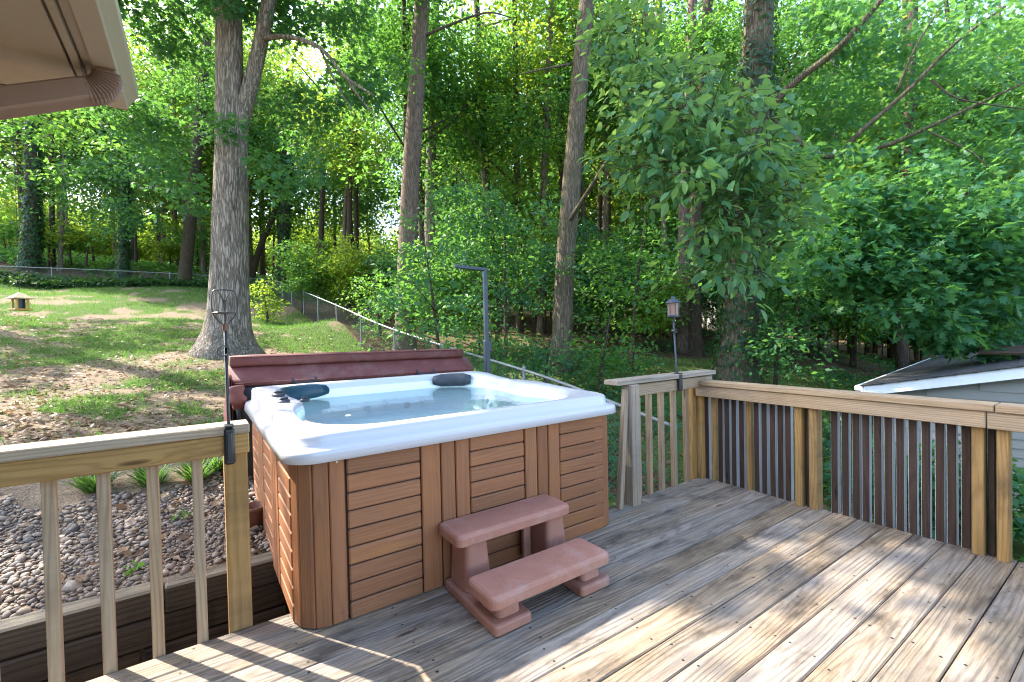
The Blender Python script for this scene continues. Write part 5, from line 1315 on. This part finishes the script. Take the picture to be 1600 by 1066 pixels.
for (u, D, h, nsp, sz, lm, lab) in ((1385, 5.3, 1.0, 26, .10, 'leaf_blue', "dark shrub added to darken the view through the right railing, farthest one"), (1500, 5.0, 1.05, 26, .10, 'leaf_blue', "dark shrub added to darken the view through the right railing, middle one"), (1620, 4.6, 1.05, 26, .10, 'leaf_oak', "dark shrub added to darken the view through the right railing, near one")):
    sapling(u, D, h, nsp, sz, lm, lab, "bushes and saplings near the yard", .12 if h < 2.2 else .25)  # shrubs put in to shade and hide the siding seen between balusters
SAPC = []
for k in range(9):
    W, F, ti = spray_leaves(ell((0, 0, 2.15), (1.35, 1.35, 1.55), 78, .6), .46, 40, .155, S, filt=False)
    SAPC.append(nmesh('crown', W, F, MAT[('leaf', 'leaf_blue', 'leaf', 'leaf_yellow', 'leaf_oak', 'leaf', 'leaf_yellow', 'leaf_blue', 'leaf')[k]], False, ti))
SAPT = [nmesh('stem', *tubevf([(0, 0, -.2), (.05, .02, 1), (-.03, .06, 2), (.04, 0, 3.1)], [.035, .028, .02, .008], 6), MAT['bark_dark'], True)]
SP = []
for i in range(74):
    u = 415+1240*((i*.618034+.27) % 1); D = 12.5+15*((i*.754877) % 1); s_ = rs.uniform(.55, 1.5)
    if 430 < u < 660: D = max(D, 17)+3; s_ = min(s_, .9)
    if in_woods(*[np.array([q]) for q in base_at(u, D)[:2]])[0] == False and u < 1000: continue
    b_ = base_at(u, D); t_ = thing('sapling', '', 'sapling', b_, "understory saplings of the woods"); rz = rs.uniform(0, 6.28)
    mobj('stem', SAPT[0], t_, b_, (0, 0, rz), (s_, s_, s_)); mobj('crown', SAPC[i % 9], t_, b_, (0, 0, rz), (s_, s_, s_*rs.uniform(.85, 1.15))); SP.append((u, t_))
place_labels(SP, 'understory sapling')
BP = []
for i in range(10):
    u = rs.uniform(-60, 330); BP.append((u, sapling(u, rs.uniform(25, 33), rs.uniform(2, 5), 34, .2, rs.choice(('leaf', 'leaf_yellow')), "leafy sapling on the bank behind the lawn fence", "saplings on the bank")))
place_labels(BP, 'bank sapling')

# ------------------------------------------------------------------ ground cover, litter, grass
def scatter(n, ulo, uhi, Dlo, Dhi, p=1.6):
    u = rng.uniform(ulo, uhi, n); D = Dlo+(Dhi-Dlo)*rng.random(n)**p
    L = (u-800)/FPX*D; x = L*math.cos(YAW)+D*math.sin(YAW); y = D*math.cos(YAW)-L*math.sin(YAW)
    return x, y
# fallen leaves
x, y = scatter(26000, 380, 1500, 5, 30, 1.4); k = in_woods(x, y)|(rng.random(len(x)) < .12); k &= ~((x < 3.75) & (y < 4.6)); x, y = x[k], y[k]
x2, y2 = scatter(7000, -60, 520, 4.2, 14, 1.3); k = ~((y2 < 4.5) & (x2 < 1.2)); x = np.r_[x, x2[k]]; y = np.r_[y, y2[k]]
xr = rng.uniform(-1.3, .3, 70); yr = rng.uniform(3.1, 4.4, 70); x = np.r_[x, xr]; y = np.r_[y, yr]
z = ground_z(x, y)+.012+.03*((x < .4) & (y < 4.45)); n = len(x); d = rng.normal(0, 1, (n, 3)); d[:, 2] *= .25; nr = rng.normal(0, .35, (n, 3)); nr[:, 2] += 1
W, F, nv = leaves(np.stack([x, y, z], 1), d, nr, rng.uniform(.045, .095, n), 'simple')
tag(leafobj('leaf_litter', [(W, F, np.repeat(rng.random(n), nv))], MAT['litter'], None, 'stuff'), "brown fallen leaves scattered on the woods floor and yard")
# grass blades
x, y = scatter(190000, -80, 700, 3.9, 24, 1.35); c = grass_cov(x, y); k = (rng.random(len(x)) < c**1.3*.95+.015) & ~((x > .1) & (x < 2.7) & (y < 4.8)) & ~in_woods(x, y); x, y = x[k], y[k]
x2, y2 = scatter(30000, 1000, 1500, 5.5, 13, 1.2); c2 = grass_cov(x2, y2); k = (rng.random(len(x2)) < c2*.8) & (x2 > 3.8); x = np.r_[x, x2[k]]; y = np.r_[y, y2[k]]
z = ground_z(x, y)-.004; n = len(x); d = rng.normal(0, .55, (n, 3)); d[:, 2] = 1; nr = rng.normal(0, 1, (n, 3)); nr[:, 2] *= .2
Dd = x*math.sin(YAW)+y*math.cos(YAW)
W, F, nv = leaves(np.stack([x, y, z], 1), d, nr, rng.uniform(.035, .085, n)*(1+.03*Dd), 'blade')
ti = np.repeat(np.clip(fbm(x*.5, y*.5, 31)*.9+rng.normal(0, .18, n)-.05, 0, 1), nv)
tag(leafobj('grass', [(W, F, ti)], MAT['grass'], None, 'stuff'), "patchy short grass growing on the yard")
# strappy clumps at the edge of the rock bed
for i, (cx, cy_) in enumerate(((-.62, 4.42), (-.30, 4.36), (-.02, 4.32), (.12, 4.45))):
    n = 130; a_ = rng.uniform(0, 6.28, n); px_ = np.stack([cx+np.cos(a_)*.07*rng.random(n), cy_+np.sin(a_)*.07*rng.random(n), np.full(n, gz(cx, cy_))], 1)
    d = np.stack([np.cos(a_)*.9, np.sin(a_)*.9, rng.uniform(.5, 1.6, n)], 1); nr = np.stack([-np.cos(a_), -np.sin(a_), np.full(n, .7)], 1)
    W, F, nv = leaves(px_, d, nr, rng.uniform(.12, .25, n), 'blade'); w = (cx, cy_, gz(cx, cy_))
    t = mobj('grass_clump', nmesh('grass_clump', W-np.array(w), F, MAT['grass'], False, np.repeat(rng.uniform(0, .5, n), nv)), None, w)
    tag(t, ("strappy green clump at the rock bed edge, farthest left", "strappy green clump at the rock bed edge, second from left", "strappy green clump at the rock bed edge, third from left", "strappy green clump at the rock bed edge nearest the railing post")[i], 'plant', "strappy clumps along the rock bed")
for i, (cx, cy_, lab) in enumerate(((-.30, 3.16, "tiny green weed among the rocks beside the timber wall"), (-.12, 3.75, "tiny green weed in the middle of the rock bed"))):
    w = (cx, cy_, gz(cx, cy_)+.02); r_ = spray_leaves(np.array([(cx, cy_, w[2]+.03)]), .045, 16, .035, 'oval', .3, .1, .5, False)
    tag(mobj('weed', nmesh('weed', r_[0]-np.array(w), r_[1], MAT['leaf'], False, r_[2]), None, w), lab, 'plant', "weeds in the rock bed")
# low ground cover: ivy below the far fence, green plants along the near fence and slope
def cover(name, label, xs_, ys_, sz, mat, h=.12, per=14, kind='maple'):
    z_ = ground_z(xs_, ys_); C = np.stack([xs_, ys_, z_+h], 1)
    r_ = spray_leaves(C, .28, per, sz, kind, .25, .1, .5, False); tag(leafobj(name, [r_], MAT[mat], None, 'stuff'), label)
x, y = scatter(2600, 560, 1480, 5.6, 18, 1.); k = (fbm(x*.5, y*.5, 41) > .50) & ~((x < 3.8) & (y < 4.7)); cover('ground_cover', "low green plants covering the slope under the woods", x[k], y[k], .09, 'leaf_blue')
u_ = rng.uniform(-80, 430, 700); f_ = np.interp(u_, (-120, 50, 200, 330, 428), (21, 22, 23.2, 24.5, 25.9))-rng.random(700)*1.2+.4
L_ = (u_-800)/FPX*f_; cover('ivy_bank', "dark ivy growing along the foot of the far fence", L_*math.cos(YAW)+f_*math.sin(YAW), f_*math.cos(YAW)-L_*math.sin(YAW), .17, 'ivy', .2, 12)
x, y = scatter(1500, -60, 640, 25, 42, 1.); cover('bank_plants', "low green plants covering the bank behind the far fence", x, y, .26, 'leaf', .2, 10)
